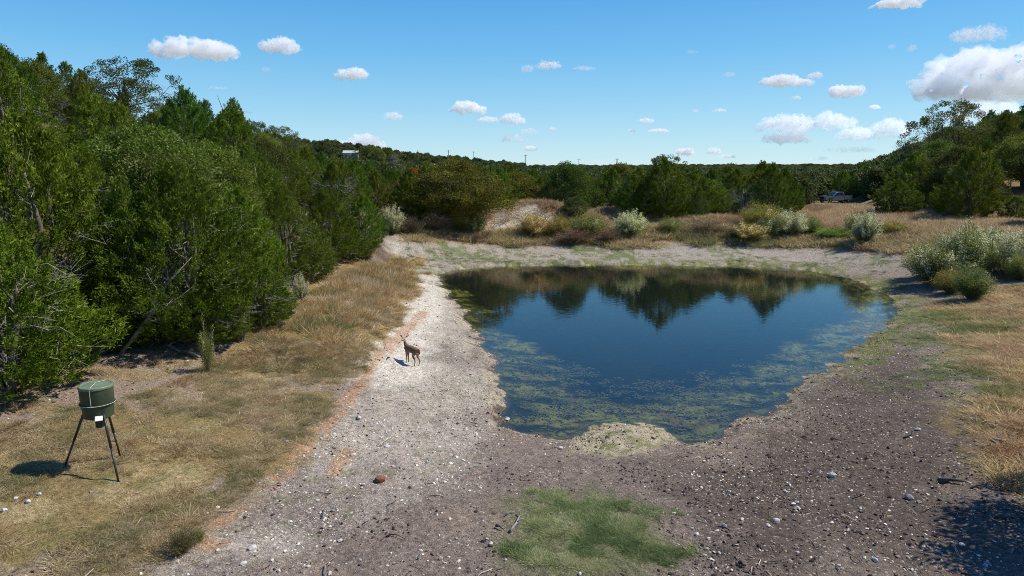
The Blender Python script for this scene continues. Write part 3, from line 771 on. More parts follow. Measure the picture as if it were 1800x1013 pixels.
# scrub beyond: one mass, instanced by geometry nodes
def scatter(name, P, rot, scl, idx, protos_, tint=None, **props):
    P = np.asarray(P, float); n = len(P)
    attrs = {'rot': ('POINT', 'FLOAT_VECTOR', rot), 'scl': ('POINT', 'FLOAT_VECTOR', scl), 'idx': ('POINT', 'INT', idx)}
    if tint is not None: attrs['tint'] = ('POINT', 'FLOAT_COLOR', np.concatenate([tint, np.ones((n, 1))], 1))
    me = bpy.data.meshes.new(name); me.vertices.add(n); me.vertices.foreach_set('co', P.astype(np.float32).ravel())
    for nm, (dom, ty, arr) in attrs.items():
        a = me.attributes.new(nm, ty, dom); key = {'FLOAT_VECTOR': 'vector', 'FLOAT_COLOR': 'color', 'INT': 'value'}[ty]
        a.data.foreach_set(key, np.asarray(arr, np.int32 if ty == 'INT' else np.float32).ravel())
    o = link(name, me, **props)
    ng = bpy.data.node_groups.new(name + '_nodes', 'GeometryNodeTree')
    ng.interface.new_socket('Geometry', in_out='INPUT', socket_type='NodeSocketGeometry')
    ng.interface.new_socket('Geometry', in_out='OUTPUT', socket_type='NodeSocketGeometry')
    gi = ng.nodes.new('NodeGroupInput'); go = ng.nodes.new('NodeGroupOutput')
    iop = ng.nodes.new('GeometryNodeInstanceOnPoints'); jn = ng.nodes.new('GeometryNodeJoinGeometry')
    for pr in reversed(protos_):
        oi = ng.nodes.new('GeometryNodeObjectInfo'); oi.inputs['Object'].default_value = pr; oi.inputs['As Instance'].default_value = True
        ng.links.new(oi.outputs['Geometry'], jn.inputs[0])
    def attr(nm, ty):
        a = ng.nodes.new('GeometryNodeInputNamedAttribute'); a.data_type = ty; a.inputs['Name'].default_value = nm; return a.outputs[0]
    e2r = ng.nodes.new('FunctionNodeEulerToRotation')
    ng.links.new(attr('rot', 'FLOAT_VECTOR'), e2r.inputs[0])
    ng.links.new(gi.outputs[0], iop.inputs['Points']); ng.links.new(jn.outputs[0], iop.inputs['Instance'])
    iop.inputs['Pick Instance'].default_value = True
    ng.links.new(attr('idx', 'INT'), iop.inputs['Instance Index'])
    ng.links.new(e2r.outputs[0], iop.inputs['Rotation']); ng.links.new(attr('scl', 'FLOAT_VECTOR'), iop.inputs['Scale'])
    ng.links.new(iop.outputs[0], go.inputs[0])
    md = o.modifiers.new('scatter', 'NODES'); md.node_group = ng
    return o
def proto_obj(name, me):
    return bpy.data.objects.new(name, me)       # a shape only the scatter refers to
def inst_mat(name, stops, transl=.25, rough=.6, two=True):
    m, nt, out = new_mat(name)
    a1 = node(nt, 'ShaderNodeAttribute', attribute_name='v'); a2 = node(nt, 'ShaderNodeAttribute', attribute_name='tint', attribute_type='INSTANCER')
    c = mixc(nt, 'MULTIPLY', 1.0, ramp(nt, a1.outputs['Fac'], stops), a2.outputs['Color'])
    b = node(nt, 'ShaderNodeBsdfPrincipled', inp={'Roughness': rough, 'Specular IOR Level': .25}); nt.links.new(c, b.inputs['Base Color'])
    if two:
        tr = node(nt, 'ShaderNodeBsdfTranslucent'); mx = node(nt, 'ShaderNodeMixShader', inp={0: transl}); nt.links.new(c, tr.inputs['Color'])
        nt.links.new(b.outputs[0], mx.inputs[1]); nt.links.new(tr.outputs[0], mx.inputs[2]); nt.links.new(mx.outputs[0], out.inputs[0])
    else: nt.links.new(b.outputs[0], out.inputs[0])
    return m
M_ifol = inst_mat('scrub_foliage', [(0, (.04, .055, .012)), (.5, (.08, .105, .025)), (1, (.15, .17, .05))], .3)
fp = []
for k in range(4):
    me, _t = make_crown('far_scrub', 90 + k, 4.6, 2.6, .0, 150, 22, 'round', M_ifol, round_=True, tuft=(.6, 1.1), leaf=(.25, .45), wid=(.18, .3), up=.5)
    fp.append(proto_obj('far_scrub', me))
r = np.random.default_rng(33)
N = 26000
d = np.exp(r.uniform(math.log(120), math.log(2100), N)); a = np.radians(r.uniform(-46, 46, N))
X = d * np.sin(a); Y = d * np.cos(a)
keep = (Y > 118) & ~((np.abs(X / Y - .47) < .05) & (Y < 140))
sc_ = np.exp(-((X + 52) / 26) ** 2 - ((Y - 372) / 32) ** 2) + np.exp(-((X + 5) / 22) ** 2 - ((Y - 385) / 14) ** 2) 
keep &= (sc_ * (.5 + fbm(X / 7, Y / 7, 83, 3)) < .5) & (fbm(X / 12, Y / 12, 99, 3) > .30)
# only as thick as a wood can grow
X, Y, d = X[keep], Y[keep], d[keep]
Z = height(X, Y); n = len(X)
base = np.where(r.random((n, 1)) < .12, np.array([[1.7, 1.45, 1.6]]), np.array([[1, 1, 1]])) * r.uniform(.75, 1.5, (n, 1))
s = r.uniform(.75, 1.25, n) * (1 + sstep(d, 500, 1600) * 1.6)
scatter('distant_woodland', np.stack([X, Y, Z - .3], 1), np.stack([0 * X, 0 * X, r.uniform(0, 6.28, n)], 1),
        np.stack([s, s, s * r.uniform(.85, 1.1, n) / (1 + sstep(d, 500, 1600) * .8)], 1), r.integers(0, 4, n), fp, base, kind='stuff',
        label='dense dark scrub wood covering the far hills and the plain before them')
# ------------------------------------------------------------------ dead snags, scrub and grass
def make_snag(name, seed, h, lean, label, loc, mat, nb=5, cat='dead tree', rad=.09):
    r = np.random.default_rng(seed)
    root = thing(name, label, cat, loc)
    a = np.array([0, 0, -.3]); top = np.array([lean * h, r.normal() * .1 * h, h])
    path = [a] + [a + (top - a) * t + r.normal(size=3) * (.035 * h) for t in (.25, .5, .75)] + [top]
    acc = Acc(); acc.tube(path, [rad, rad * .85, rad * .6, rad * .4, rad * .12], 7); link('trunk', acc.mesh('snag_trunk', mat, True), root)
    P0 = np.array(path)
    for k in range(nb):
        t = r.uniform(.35, .95) * 4; i = int(t); p = P0[i] + (P0[min(i + 1, 4)] - P0[i]) * (t - i)
        L = h * r.uniform(.18, .34); d = unit(np.array([r.normal() + lean, r.normal(), r.uniform(.3, 1.4)]))
        q = p + d * L; m = (p + q) / 2 + r.normal(size=3) * L * .12
        acc = Acc(); acc.tube([p, m, q], [rad * .35, rad * .22, rad * .07], 5)
        link('branch', acc.mesh('snag_branch', mat, True), root)
    return root
def at_foot(px, ptop, depth):
    x = (px - 900) / 1200 * depth / cp; z = hz(x, depth); return x, depth, z, at_depth(px, ptop, depth)[2] - z
for i, (px, pt, dp, ln, lab) in enumerate([
        (414, 168, 63, -.03, 'tallest bare snag poking into the sky on the left skyline'),
        (432, 192, 64, .07, 'crooked dark snag just right of the tallest bare snag'),
        (446, 184, 66, .0, 'thin straight snag with a forked tip, last of three on the skyline')]):
    x, y, z, h = at_foot(px, pt, dp); make_snag('dead_snag', 60 + i, h, ln, lab, (x, y, z), M_darkwood, nb=4, rad=.10)
for i, (px, pt, dp, ln, lab) in enumerate([
        (290, 182, 54, .55, 'pale leaning dead tree with long bare limbs below the dark open oak'),
        (185, 452, 20, .9, 'bleached dead limbs lying across the foliage above the blue green shrub'),
        (620, 268, 150, .1, 'grey dead tree far down the end of the left slope')]):
    x, y, z, h = at_foot(px, pt, dp); make_snag('dead_snag', 70 + i, h, ln, lab, (x, y, z), M_dead, nb=12, rad=.07)

def make_bush(nm, seed, H, R, n_stem, leaves, seeds, label, cat='shrub', leaf=M_bac, seedm=M_seed):
    r = np.random.default_rng(seed); root = thing(nm, label, cat)
    st = Acc(); LP, LD, SP, SD = [], [], [], []
    for k in range(n_stem):
        a = r.random() * 2 * PI; f = r.random() ** .6; hh = H * (1 - .42 * f) * r.uniform(.5, 1.16)
        t = np.array([math.cos(a) * R * f, math.sin(a) * R * f, hh]); b0 = np.array([math.cos(a), math.sin(a), 0]) * .08
        m = t * (.38, .38, .5) + r.normal(size=3) * .05
        st.tube([b0 - (0, 0, .1), m, t], [.022, .014, .004], 4, r.random())
        for j in range(leaves):
            u = r.uniform(.3, 1.0); p = (m * (1 - (u - .5) * 2) + t * ((u - .5) * 2)) if u > .5 else m * u * 2
            off = r.normal(size=3) * (.05 + .07 * H / 2)
            LP.append(p + off); LD.append(unit(t - m) + r.normal(size=3) * .35 + off * 2)
        if r.random() < seeds[0]:
            for j in range(seeds[1]):
                u = r.uniform(.62, 1.06); p = m + (t - m) * ((u - .5) * 2)
                SP.append(p + r.normal(size=3) * .055 * (1.3 - abs(u - .8))); SD.append(r.normal(size=3) + (0, 0, .5))
    link('stem', st.mesh('shrub_stems', M_bark), root)
    LP = np.array(LP); LD = np.array(LD); v = np.clip(r.normal(.45, .22, len(LP)), 0, 1)
    V, F, A = blades(LP, LD, r.uniform(.07, .13, len(LP)), r.uniform(.018, .034, len(LP)), v, r)
    link('foliage', mesh_np('shrub_foliage', V, F, {'v': ('POINT', 'FLOAT', A)}, False, [leaf]), root)
    if SP:
        SP = np.array(SP); v = np.clip(r.normal(.5, .25, len(SP)), 0, 1)
        V, F, A = blades(SP, np.array(SD), r.uniform(.04, .07, len(SP)), r.uniform(.025, .045, len(SP)), v, r)
        link('plume', mesh_np('shrub_plumes', V, F, {'v': ('POINT', 'FLOAT', A)}, False, [seedm]), root)
    return root
M_brownleaf = leaf_mat('brown_stalk', [(0, (.16, .095, .05)), (.5, (.28, .18, .10)), (1, (.40, .30, .18))], .25)
BK = dict(bP=(2.2, 1.15), bG=(2.2, 1.15), bM=(2.2, 1.15), bT=(2.0, .8), bR=(1.4, 1.1))
protos['bP'] = make_bush('plume_shrub', 201, 2.2, 1.15, 95, 110, (.95, 150), 'x')      # mostly cream plumes
protos['bM'] = make_bush('plume_shrub', 202, 2.2, 1.15, 95, 150, (.55, 100), 'x')      # green with some plumes
protos['bG'] = make_bush('green_shrub', 203, 2.2, 1.15, 95, 190, (.06, 60), 'x')
protos['bT'] = make_bush('slender_shrub', 204, 2.0, .8, 22, 120, (.3, 50), 'x')
protos['bR'] = make_bush('dry_stalk_clump', 205, 1.4, 1.1, 90, 80, (0, 0), 'x', cat='dry plant', leaf=M_brownleaf)
def bush(key, px, pb, pt, wpx, label, tint=None, group=None):
    x, y = G(px, pb); z = hz(x, y); H, R = BK[key]
    h = max(.25, at_depth(px, pt, y)[2] - z); wid = wpx * 1.22 / 1200 * y / cp / 2
    s = wid / R
    place(key, x, y, s, label, group, tint=tint, sz=h / H / s)
    placed.append((x, y, wid * .6))
TN = (1.35, 1.05, .9); GN = (.85, 1.05, .8)
bush('bP', 690, 412, 358, 38, 'pale cream topped shrub where the track meets the last juniper')
bush('bR', 722, 410, 378, 46, 'reddish brown stalk clump right beside the pale cream topped shrub')
bush('bR', 762, 408, 372, 56, 'tan feathery stalk clump in front of the olive oak')
bush('bG', 758, 408, 384, 22, 'small green shrub inside the tan stalks before the olive oak')
bush('bG', 812, 410, 371, 38, 'green shrub at the foot of the big olive oak', tint=TN)
bush('bM', 838, 412, 370, 40, 'green shrub with few pale plumes just left of the light earth slope')
bush('bM', 935, 418, 370, 52, 'tan green plumed shrub in front of the light earth mound', tint=TN)
bush('bG', 982, 418, 376, 46, 'rusty green shrub under the small dark mound oak', tint=TN)
bush('bG', 1035, 418, 372, 62, 'green shrub between the mound oak and the cream plume bush')
bush('bP', 1108, 416, 368, 50, 'brightest cream plume bush at the middle of the far bank', tint=(1.15, 1.2, 1.1))
bush('bG', 1178, 410, 381, 38, 'small green shrub under the largest dark juniper')
bush('bG', 1338, 404, 354, 66, 'tall tan green shrub before the dark dense juniper', tint=TN)
bush('bM', 1312, 424, 388, 58, 'low olive shrub in front of the tall tan shrub', tint=TN)
bush('bP', 1388, 416, 368, 56, 'shrub with grey white plumes to the left of the pickup')
bush('bG', 1425, 414, 378, 36, 'yellow green shrub at the left foot of the brown grass slope')
bush('bT', 1497, 412, 362, 30, 'thin leaning plume stems on the brown slope under the pickup tailgate')
bush('bP', 1520, 430, 368, 42, 'upright cream plume shrub to the right of the brown grass slope')
bush('bG', 1470, 420, 398, 62, 'low bright green weeds below the brown grass slope', tint=(1.0, 1.3, .6))
bush('bG', 1565, 412, 386, 56, 'low yellowish shrub between cream plumes and the shaded hollow', tint=TN)
bush('bM', 1645, 500, 420, 92, 'widest plumed shrub at the front left of the right thicket')
bush('bM', 1690, 490, 388, 74, 'tallest plumed shrub in the middle of the right thicket')
bush('bG', 1708, 526, 464, 60, 'rounded green shrub at the front of the right thicket')
bush('bG', 1670, 515, 470, 50, 'low yellowish shrub beside the rounded green one', tint=TN)
bush('bT', 1742, 488, 402, 58, 'open stemmed dark shrub in the right thicket', tint=(.7, .8, .9))
bush('bP', 1778, 482, 402, 56, 'plumed shrub with dark stems near the right edge of the photo')
bush('bP', 1810, 474, 398, 60, 'last plumed shrub, cut by the right edge of the photo')
bush('bM', 1745, 462, 398, 60, 'plumed shrub behind the open stemmed dark shrub')
bush('bG', 1625, 486, 428, 60, 'green shrub at the left foot of the right thicket', tint=TN)
bush('bP', 1722, 478, 396, 58, 'cream plumed shrub filling the middle of the right thicket behind')
bush('bG', 1790, 492, 440, 50, 'green undergrowth at the right end of the thicket')
bush('bR', 1300, 418, 392, 50, 'rusty stalks at the left foot of the tall tan shrub')
bush('bR', 1010, 426, 398, 60, 'rusty stalks between two green shrubs under the mound oak')
bush('bR', 1068, 426, 400, 50, 'rusty stalks left of the brightest cream plume bush')
bush('bM', 1362, 418, 376, 50, 'plumed shrub joined to the right of the tall tan shrub')
bush('bR', 1240, 408, 388, 60, 'reddish stalks on the low mound right of the small green shrub')
bush('bT', 1618, 462, 418, 22, 'slim pale stems standing left of the right thicket')
bush('bP', 529, 530, 478, 24, 'small cream plume standing at the top left of the golden grass')
bush('bP', 498, 528, 490, 22, 'smaller cream plume at the foot of the slim juniper')
bush('bT', 425, 600, 500, 34, 'slender green shrub at the dark edge of the golden grass')
bush('bT', 366, 655, 552, 28, 'thin sapling like shrub standing by the bleached logs', tint=(.9, .95, .8))
bush('bG', 640, 452, 426, 40, 'yellowish shrub under the end of the juniper wall', tint=TN)
bush('bG', 470, 560, 520, 34, 'green weeds beside the dirt gap left of the golden grass')
bush('bR', 318, 968, 922, 62, 'small rusty green weed clump on the bare ground at the lower left', tint=(.8, 1.0, .7))
bush('bG', 347, 950, 936, 24, 'tiny green weed touching the rusty weed clump')

M_igrass = inst_mat('grass_blades', [(0, (.5, .5, .5)), (.5, (1, 1, 1)), (1, (1.35, 1.35, 1.35))], .42)
gp = []
for k in range(5):
    r = np.random.default_rng(300 + k); n = 46
    P = np.stack([r.normal(size=n) * .11, r.normal(size=n) * .11, np.zeros(n)], 1)
    D = np.stack([r.normal(size=n) * .38 + P[:, 0] * 2, r.normal(size=n) * .38 + P[:, 1] * 2, np.ones(n)], 1)
    V, F, A = blades(P, D, r.uniform(.45, 1.0, n), r.uniform(.012, .03, n), np.clip(r.normal(.5, .25, n), 0, 1), r)
    me = mesh_np('grass_tuft', V, F, {'v': ('POINT', 'FLOAT', A)}, False, [M_igrass]); gp.append(proto_obj('grass_tuft', me))
Z_meadow = GG([(735,455),(722,525),(695,565),(650,612),(590,650),(500,668),(400,672),(372,645),(430,600),(480,545),(560,492),(630,460),(690,447)])
r = np.random.default_rng(77)
def cand(n, x0, x1, y0, y1):
    return r.uniform(x0, x1, n), r.uniform(y0, y1, n)
def tuft_field(name, label, X, Y, h, w, cols, zoff=-.01):
    n = len(X); Z = height(X, Y) + zoff
    h = np.broadcast_to(h, (n,)) * r.uniform(.6, 1.25, n); w = np.broadcast_to(w, (n,)) * r.uniform(.7, 1.3, n)
    rot = np.stack([r.normal(size=n) * .12, r.normal(size=n) * .12, r.uniform(0, 6.28, n)], 1)
    scatter(name, np.stack([X, Y, Z], 1), rot, np.stack([w, w, h], 1), r.integers(0, 5, n), gp, cols, kind='stuff', label=label)
def pick(cols, X, Y, sc=1.2, seed=5):
    """colour drifting from patch to patch"""
    t = np.clip((fbm(X / sc, Y / sc, seed, 4) - .5) * 2.6 + .5 + r.normal(size=len(X)) * .16, 0, .999) * (len(cols) - 1)
    i = t.astype(int); f = (t - i)[:, None]; cols = np.array(cols); gr_ = cols.mean(1, keepdims=True); cols = cols * .84 + gr_ * .16; j = np.minimum(i + 1, len(cols) - 1)
    return (cols[i] * (1 - f) + cols[j] * f) * r.uniform(.8, 1.2, (len(X), 1)) * 1.45
g1, g2, g3, g4, g5 = alb(172, 140, 78), alb(190, 168, 120), alb(148, 116, 74), alb(128, 124, 66), alb(208, 190, 150)
# tall golden grass of the left slope
X, Y = cand(26000, -17, 0, 20, 62); d = poly_sd(X, Y, Z_meadow) + 3.2 * (fbm(X * .7, Y * .7, 9, 3) - .5)
k = (d < 0) & (fbm(X * 1.1, Y * 1.1, 12, 3) > .38) & (r.random(len(X)) < np.clip(1.15 - Y / 75, .4, 1)); X, Y = X[k], Y[k]
tuft_field('golden_grass', 'tall golden dry grass covering the left slope between trees and track', X, Y, (.12 + .22 * sstep(-poly_sd(X, Y, Z_meadow), 0, 1.6)) * (1 + .7 * sstep(Y, 27, 36)), .8, pick([g4, g1, g2, g1, g3, g2, g5, g1], X, Y))
# short dry grass of the lower left
X, Y = cand(60000, -17, -1, 7.5, 30); d = poly_sd(X, Y, Z_grass) + 1.0 * (fbm(X, Y, 19, 3) - .5)
bare = fbm(X * .8, Y * .8, 23, 4)
k = (d < .1) & (bare > .455) & (r.random(len(X)) < .62); X, Y = X[k], Y[k]
tuft_field('short_dry_grass', 'short dry straw coloured grass around the game feeder', X, Y, .085 + .05 * sstep(Y, 16, 22), .42,
           pick([alb(134, 126, 78), alb(148, 132, 84), alb(168, 148, 100), alb(190, 170, 126), alb(154, 128, 84)], X, Y, .8))
X, Y = cand(9000, -22, -4, 9, 32); d = poly_sd(X, Y, Z_grass); f = edge_x(Y) - X
k = (d > -.3) & (f < .6) & (fbm(X * .6, Y * .6, 29, 4) > .54) & (poly_sd(X, Y, Z_gravel) > .3); X, Y = X[k], Y[k]
tuft_field('grass_tufts', 'scattered brownish tufts on the bare dirt under the left junipers', X, Y, .16, .5, pick([g3, alb(150, 118, 84), g2], X, Y))
# bank beyond the pond
X, Y = cand(40000, -14, 52, 44, 80)
s_ = poly_sd(X, Y, POND); f = edge_x(Y) - X; nn = fbm(X / 2.2, Y / 2.2, 37, 3) - .5
lt = np.exp(-((X + .8) / 4.6) ** 2 - ((Y - 61.3) / 2.4) ** 2)
k = (s_ + 5 * nn > 6.3) & (f < -.5) & (r.random(len(X)) < np.where(lt > .35, .12, .75)) & ~((X < -4) & (fbm(X, Y, 31, 2) < .42)); X, Y, s_ = X[k], Y[k], s_[k]
t = sstep(s_ + 4 * (fbm(X / 3, Y / 3, 39, 2) - .5), 9.5, 13)[:, None]
cA = pick([alb(122, 120, 72), alb(164, 144, 92), alb(180, 162, 112), alb(140, 114, 78)], X, Y, 2.5); cB = pick([alb(166, 140, 94), alb(186, 160, 114), alb(146, 116, 80)], X, Y, 3)
tuft_field('far_bank_grass', 'yellow and reddish dry grass on the bank and mounds beyond the pond', X, Y, .52, 1.5, cA * (1 - t) + cB * t)
# right margin
X, Y = cand(52000, 8, 46, 9, 48); d = poly_sd(X, Y, Z_rgrass) + 3.0 * (fbm(X / 1.5, Y / 1.5, 43, 3) - .5)
k = (d < .2) & (X < .8 * Y + 5) & (r.random(len(X)) < np.clip(1.2 - Y / 60, .5, 1)); X, Y = X[k], Y[k]
tuft_field('right_dry_grass', 'straw coloured grass with green traces along the right bank', X, Y, .15, .8, pick([alb(110, 118, 52), alb(152, 134, 74), alb(176, 148, 92), alb(196, 170, 120), alb(160, 124, 78)], X, Y, 1.6))
X, Y = cand(16000, 8, 30, 10, 46); d = poly_sd(X, Y, Z_rgreen) + 1.5 * (fbm(X, Y, 47, 3) - .5)
k = (d < .6) & (fbm(X * .9, Y * .9, 49, 3) > .5); X, Y = X[k], Y[k]
tuft_field('right_green_grass', 'low green grass among white stones on the right shore', X, Y, .09, .5, pick([alb(96, 116, 50), alb(130, 138, 72), alb(160, 150, 96)], X, Y))
# green patch in front, green traces on shores
X, Y = cand(30000, -1, 5, 8, 13); d = poly_sd(X, Y, Z_green) + .9 * (fbm(X * 1.3, Y * 1.3, 53, 3) - .5)
k = (d < .15) & (fbm(X * 2.4, Y * 2.4, 54, 3) > .40 + .22 * sstep(d, -1.2, .1)) & (r.random(len(X)) < .75); X, Y = X[k], Y[k]
tuft_field('green_grass', 'patch of short green grass on the mud in front of the pond', X, Y, .055, .26, pick([alb(96, 116, 60), alb(114, 130, 70), alb(134, 144, 84), alb(166, 164, 112)], X, Y, .5))
X, Y = cand(40000, -8, 34, 12, 62); s_ = poly_sd(X, Y, POND); q = fbm(X * .5, Y * .8, 59, 3)
k = (s_ > .25) & (s_ < 6.5) & (q > .53) & ((Y > 45) | (X > 11)) & (r.random(len(X)) < .75); X, Y = X[k], Y[k]
tuft_field('shore_grass', 'thin green growth along the far and right shores of the pond', X, Y, .07, .5, pick([alb(104, 120, 62), alb(132, 138, 80), alb(160, 152, 104)], X, Y))

# ------------------------------------------------------------------ stones
M_stone = inst_mat('stones', [(0, (.7, .7, .7)), (.5, (1, 1, 1)), (1, (1.15, 1.15, 1.15))], two=False, rough=.9)
def stone_mesh(name, seed, sub, mat, flat=.55, ang=.22):
    r = np.random.default_rng(seed); bm = bmesh.new(); bmesh.ops.create_icosphere(bm, subdivisions=sub, radius=1)
    k = r.normal(size=(7, 3)); k /= np.linalg.norm(k, axis=1)[:, None]
    sx, sy = r.uniform(.7, 1.2), r.uniform(.6, 1.0)
    for v in bm.verts:
        c = np.array(v.co); m = 1.0
        for q in k: m = min(m, r.uniform(.70, .74) / max(.2, c.dot(q)) if c.dot(q) > .75 else m)
        v.co = Vector(c * m * (1 + r.normal() * ang * .25) * (sx, sy, flat))
    V = np.array([v.co[:] for v in bm.verts]); F = np.array([[v.index for v in f.verts] for f in bm.faces]); bm.free()
    return mesh_np(name, V, F, {'v': ('POINT', 'FLOAT', r.uniform(.3, .7, len(V)))}, False, [mat])
sp_ = [proto_obj('stone', stone_mesh('stone', 400 + k, 1, M_stone, flat=[.35, .5, .6, .25, .45, .3][k])) for k in range(6)]
st_ = Acc(); st_.tube([(-1, 0, 0), (-.2, .12, .08), (.4, -.05, .05), (1, .1, 0)], [.04, .05, .04, .02], 4)
tw = proto_obj('twig', st_.mesh('twig', M_stone))
def stones(name, label, n, rmin, rmax, smin, smax, wfun, cols, protos=sp_, amin=-42, amax=44):
    d = np.exp(r.uniform(math.log(rmin), math.log(rmax), n)); a = np.radians(r.uniform(amin, amax, n)); X = d * np.sin(a); Y = d * np.cos(a)
    w = zones(X, Y); k = (r.random(n) < wfun(w, X, Y)) & (w['s'] > .05); X, Y = X[k], Y[k]; m = len(X)
    s = smin * (smax / smin) ** (r.random(m) ** 3.0)
    Z = height(X, Y, True) + s * .12
    rot = np.stack([r.normal(size=m) * .25, r.normal(size=m) * .25, r.uniform(0, 6.28, m)], 1)
    c = np.array(cols)[r.integers(0, len(cols), m)] * r.uniform(.8, 1.15, (m, 1))
    scatter(name, np.stack([X, Y, Z], 1), rot, np.repeat(s[:, None], 3, 1), r.integers(0, len(protos), m), protos, c, kind='stuff', label=label)
W_ = [alb(222, 213, 196), alb(206, 195, 174), alb(240, 233, 218), alb(184, 172, 154)]
clump = lambda X, Y: .25 + 1.6 * sstep(fbm(X * .8, Y * .8, 63, 4), .45, .68)
stones('white_pebbles', 'pale limestone chips strewn over the track and shores', 80000, 7.5, 60, .010, .056,
       lambda w, X, Y: np.clip((.16 + .75 * w['gravel'] + .12 * w['dark'] + .4 * w['rgreen'] - .62 * w['grass'] - .5 * w['rgrass'] - .75 * w['green'] - .3 * w['forest']) * clump(X, Y), 0, 1), W_)
stones('dark_clods', 'dark crumbs of dried mud over the shore', 70000, 7.5, 45, .014, .06,
       lambda w, X, Y: np.clip((.25 + .8 * w['dark'] + .3 * (1 - w['gravel']) - w['grass'] - .8 * w['rgrass'] - w['green']) * clump(X + 50, Y), 0, 1), [alb(84, 70, 62), alb(120, 103, 92), alb(60, 50, 45), alb(140, 122, 110)])
stones('shore_clods', 'lumpy pale crust along the edge of the water', 24000, 14, 52, .02, .075,
       lambda w, X, Y: (w['s'] < .7 + 4 * w['n1']) * .55, [alb(190, 176, 148), alb(150, 134, 112), alb(104, 90, 78), alb(204, 192, 168)])
stones('scattered_twigs', 'small dry twigs and grass stalks littering the mud', 5200, 7.5, 40, .05, .22,
       lambda w, X, Y: np.clip(.25 + .4 * w['dark'] - w['green'] * .1 + .3 * w['forest'], 0, 1), [alb(196, 180, 158), alb(110, 92, 78), alb(74, 62, 54), alb(176, 150, 110)], protos=[tw])

# scum and dead algae floating over the shallows
X, Y = cand(120000, -3, 16, 14.5, 34); ps = pond_s(X, Y); lim = 3.4 * (1 - sstep(Y, 20, 28)) + 1.1
k = (ps < -.05) & (-ps < lim * (.4 + 1.1 * fbm(X * .8, Y * .8, 67, 3))) & (fbm(X * 2.2, Y * 3.4, 68, 4) > .50); X, Y = X[k], Y[k]; m = len(X)
s = .014 * 4.0 ** (r.random(m) ** 2.0)
scatter(
        'floating_algae', np.stack([X, Y, WATER - .012 - .05 * r.random(m)], 1), np.stack([0 * X, 0 * X, r.uniform(0, 6.28, m)], 1),
        np.stack([s * 1.7, s, s * .12], 1), r.integers(0, 6, m), sp_, np.array([alb(128, 128, 76), alb(150, 140, 92), alb(100, 108, 62), alb(156, 134, 92)])[r.integers(0, 4, m)],
        kind='stuff', label='yellow green algae scum floating in the near and left shallows')
M_rock = simple_mat('limestone', tuple(alb(206, 198, 188)), .9, var=.14, scale=7, bump=.5)
M_rockg = simple_mat('grey_limestone', tuple(alb(150, 144, 140)), .9, var=.2, scale=7, bump=.5)
M_rust = simple_mat('rusty_stone', tuple(alb(136, 88, 62)), .9, var=.2, scale=9, bump=.5)
rocks = [(428,992,15,'rounded white rock at the lower left end of the track'),(444,966,17,'angular grey white rock above the rounded one at the lower left'),
 (490,1007,9,'small white rock at the bottom edge left of the curved sticks'),(478,988,10,'grey white rock between the angular rock and the bottom edge'),
 (631,737,12,'white rock alone high on the gravel above the second orange streak'),(621,801,11,'pale rock beside the short orange streak'),
 (504,778,9,'bluish grey stone at the grass edge beside the orange streak'),(565,772,7,'small white stone right of the bluish one'),
 (574,790,6,'tiny white stone below the small one by the orange streak'),(681,786,12,'double white rock above the rusty stone'),
 (672,816,8,'white stone just above the rusty stone'),(690,820,7,'white stone to the right above the rusty stone'),(639,853,8,'white stone lower left of the rusty stone'),
 (598,951,10,'white block on dark mud low in the picture'),(585,900,9,'grey stone in a little cluster on the gravel'),(563,903,8,'white stone heading the little gravel cluster'),
 (985,902,8,'white pebble inside the green grass patch near its top'),(863,957,10,'flat white stone at the left edge of the green patch'),
 (1019,1009,9,'upright white stone at the bottom edge of the green patch'),(889,985,8,'white stone on mud left under the green patch'),
 (1184,904,9,'white stone on mud at the upper right of the green patch'),(1216,929,8,'pale round stone at the right side of the green patch'),(1225,941,11,'long white stone under the pale round one'),
 (1242,964,13,'grey topped rock leading the trio right of the green patch'),(1239,976,9,'white rock under the grey topped one'),(1226,968,6,'smallest rock of the trio right of the green patch'),
 (1273,925,9,'flat white stone right of the trio'),(1364,915,18,'largest flat white stone on the dark mud'),(1304,915,11,'egg shaped grey stone left of the largest flat white stone'),
 (1350,926,10,'ring shaped pale stone under the largest flat white stone'),(1463,839,15,'long pale stone on the dark mud above the middle'),
 (1381,864,10,'double white stone uphill from the largest flat one'),(1401,885,9,'upper white stone of a short upright row'),(1405,896,7,'lower white stone of the short upright row'),
 (1598,876,16,'flat grey stone in front of the shade'),(1615,884,11,'grey stone just right of the flat grey one'),(1738,856,10,'grey stone at the end of the thin dark stick'),
 (1614,756,10,'bright flat white stone far up the dark right mud'),(1538,988,12,'white rock at the foot of a thin stick low right'),(1402,971,9,'pale rock low in the dark mud'),
 (1475,996,8,'hollow pale stone near the bottom edge'),(892,738,11,'bright white rock on the left water edge'),(985,789,10,'pale rock at the foot of the crusty spit'),
 (8,897,15,'white rock cut by the left edge of the photo'),(50,884,13,'flat pale rock below the feeder shadow'),(28,876,11,'pale rock in the stony patch left of the feeder shadow'),
 (70,872,10,'small pale rock next to the flat one below the feeder shadow'),(160,865,9,'grey stone below the feeder'),(1735,990,12,'grey stone lying in the tree shade'),(1690,960,11,'pale stone in the middle of the tree shade')]
rk = [stone_mesh('rock', 500 + i, 2, M_rock, flat=f) for i, f in enumerate((.6, .45, .75, .5))]
rkg = [stone_mesh('rock_grey', 520 + i, 2, M_rockg, flat=f) for i, f in enumerate((.6, .4))]
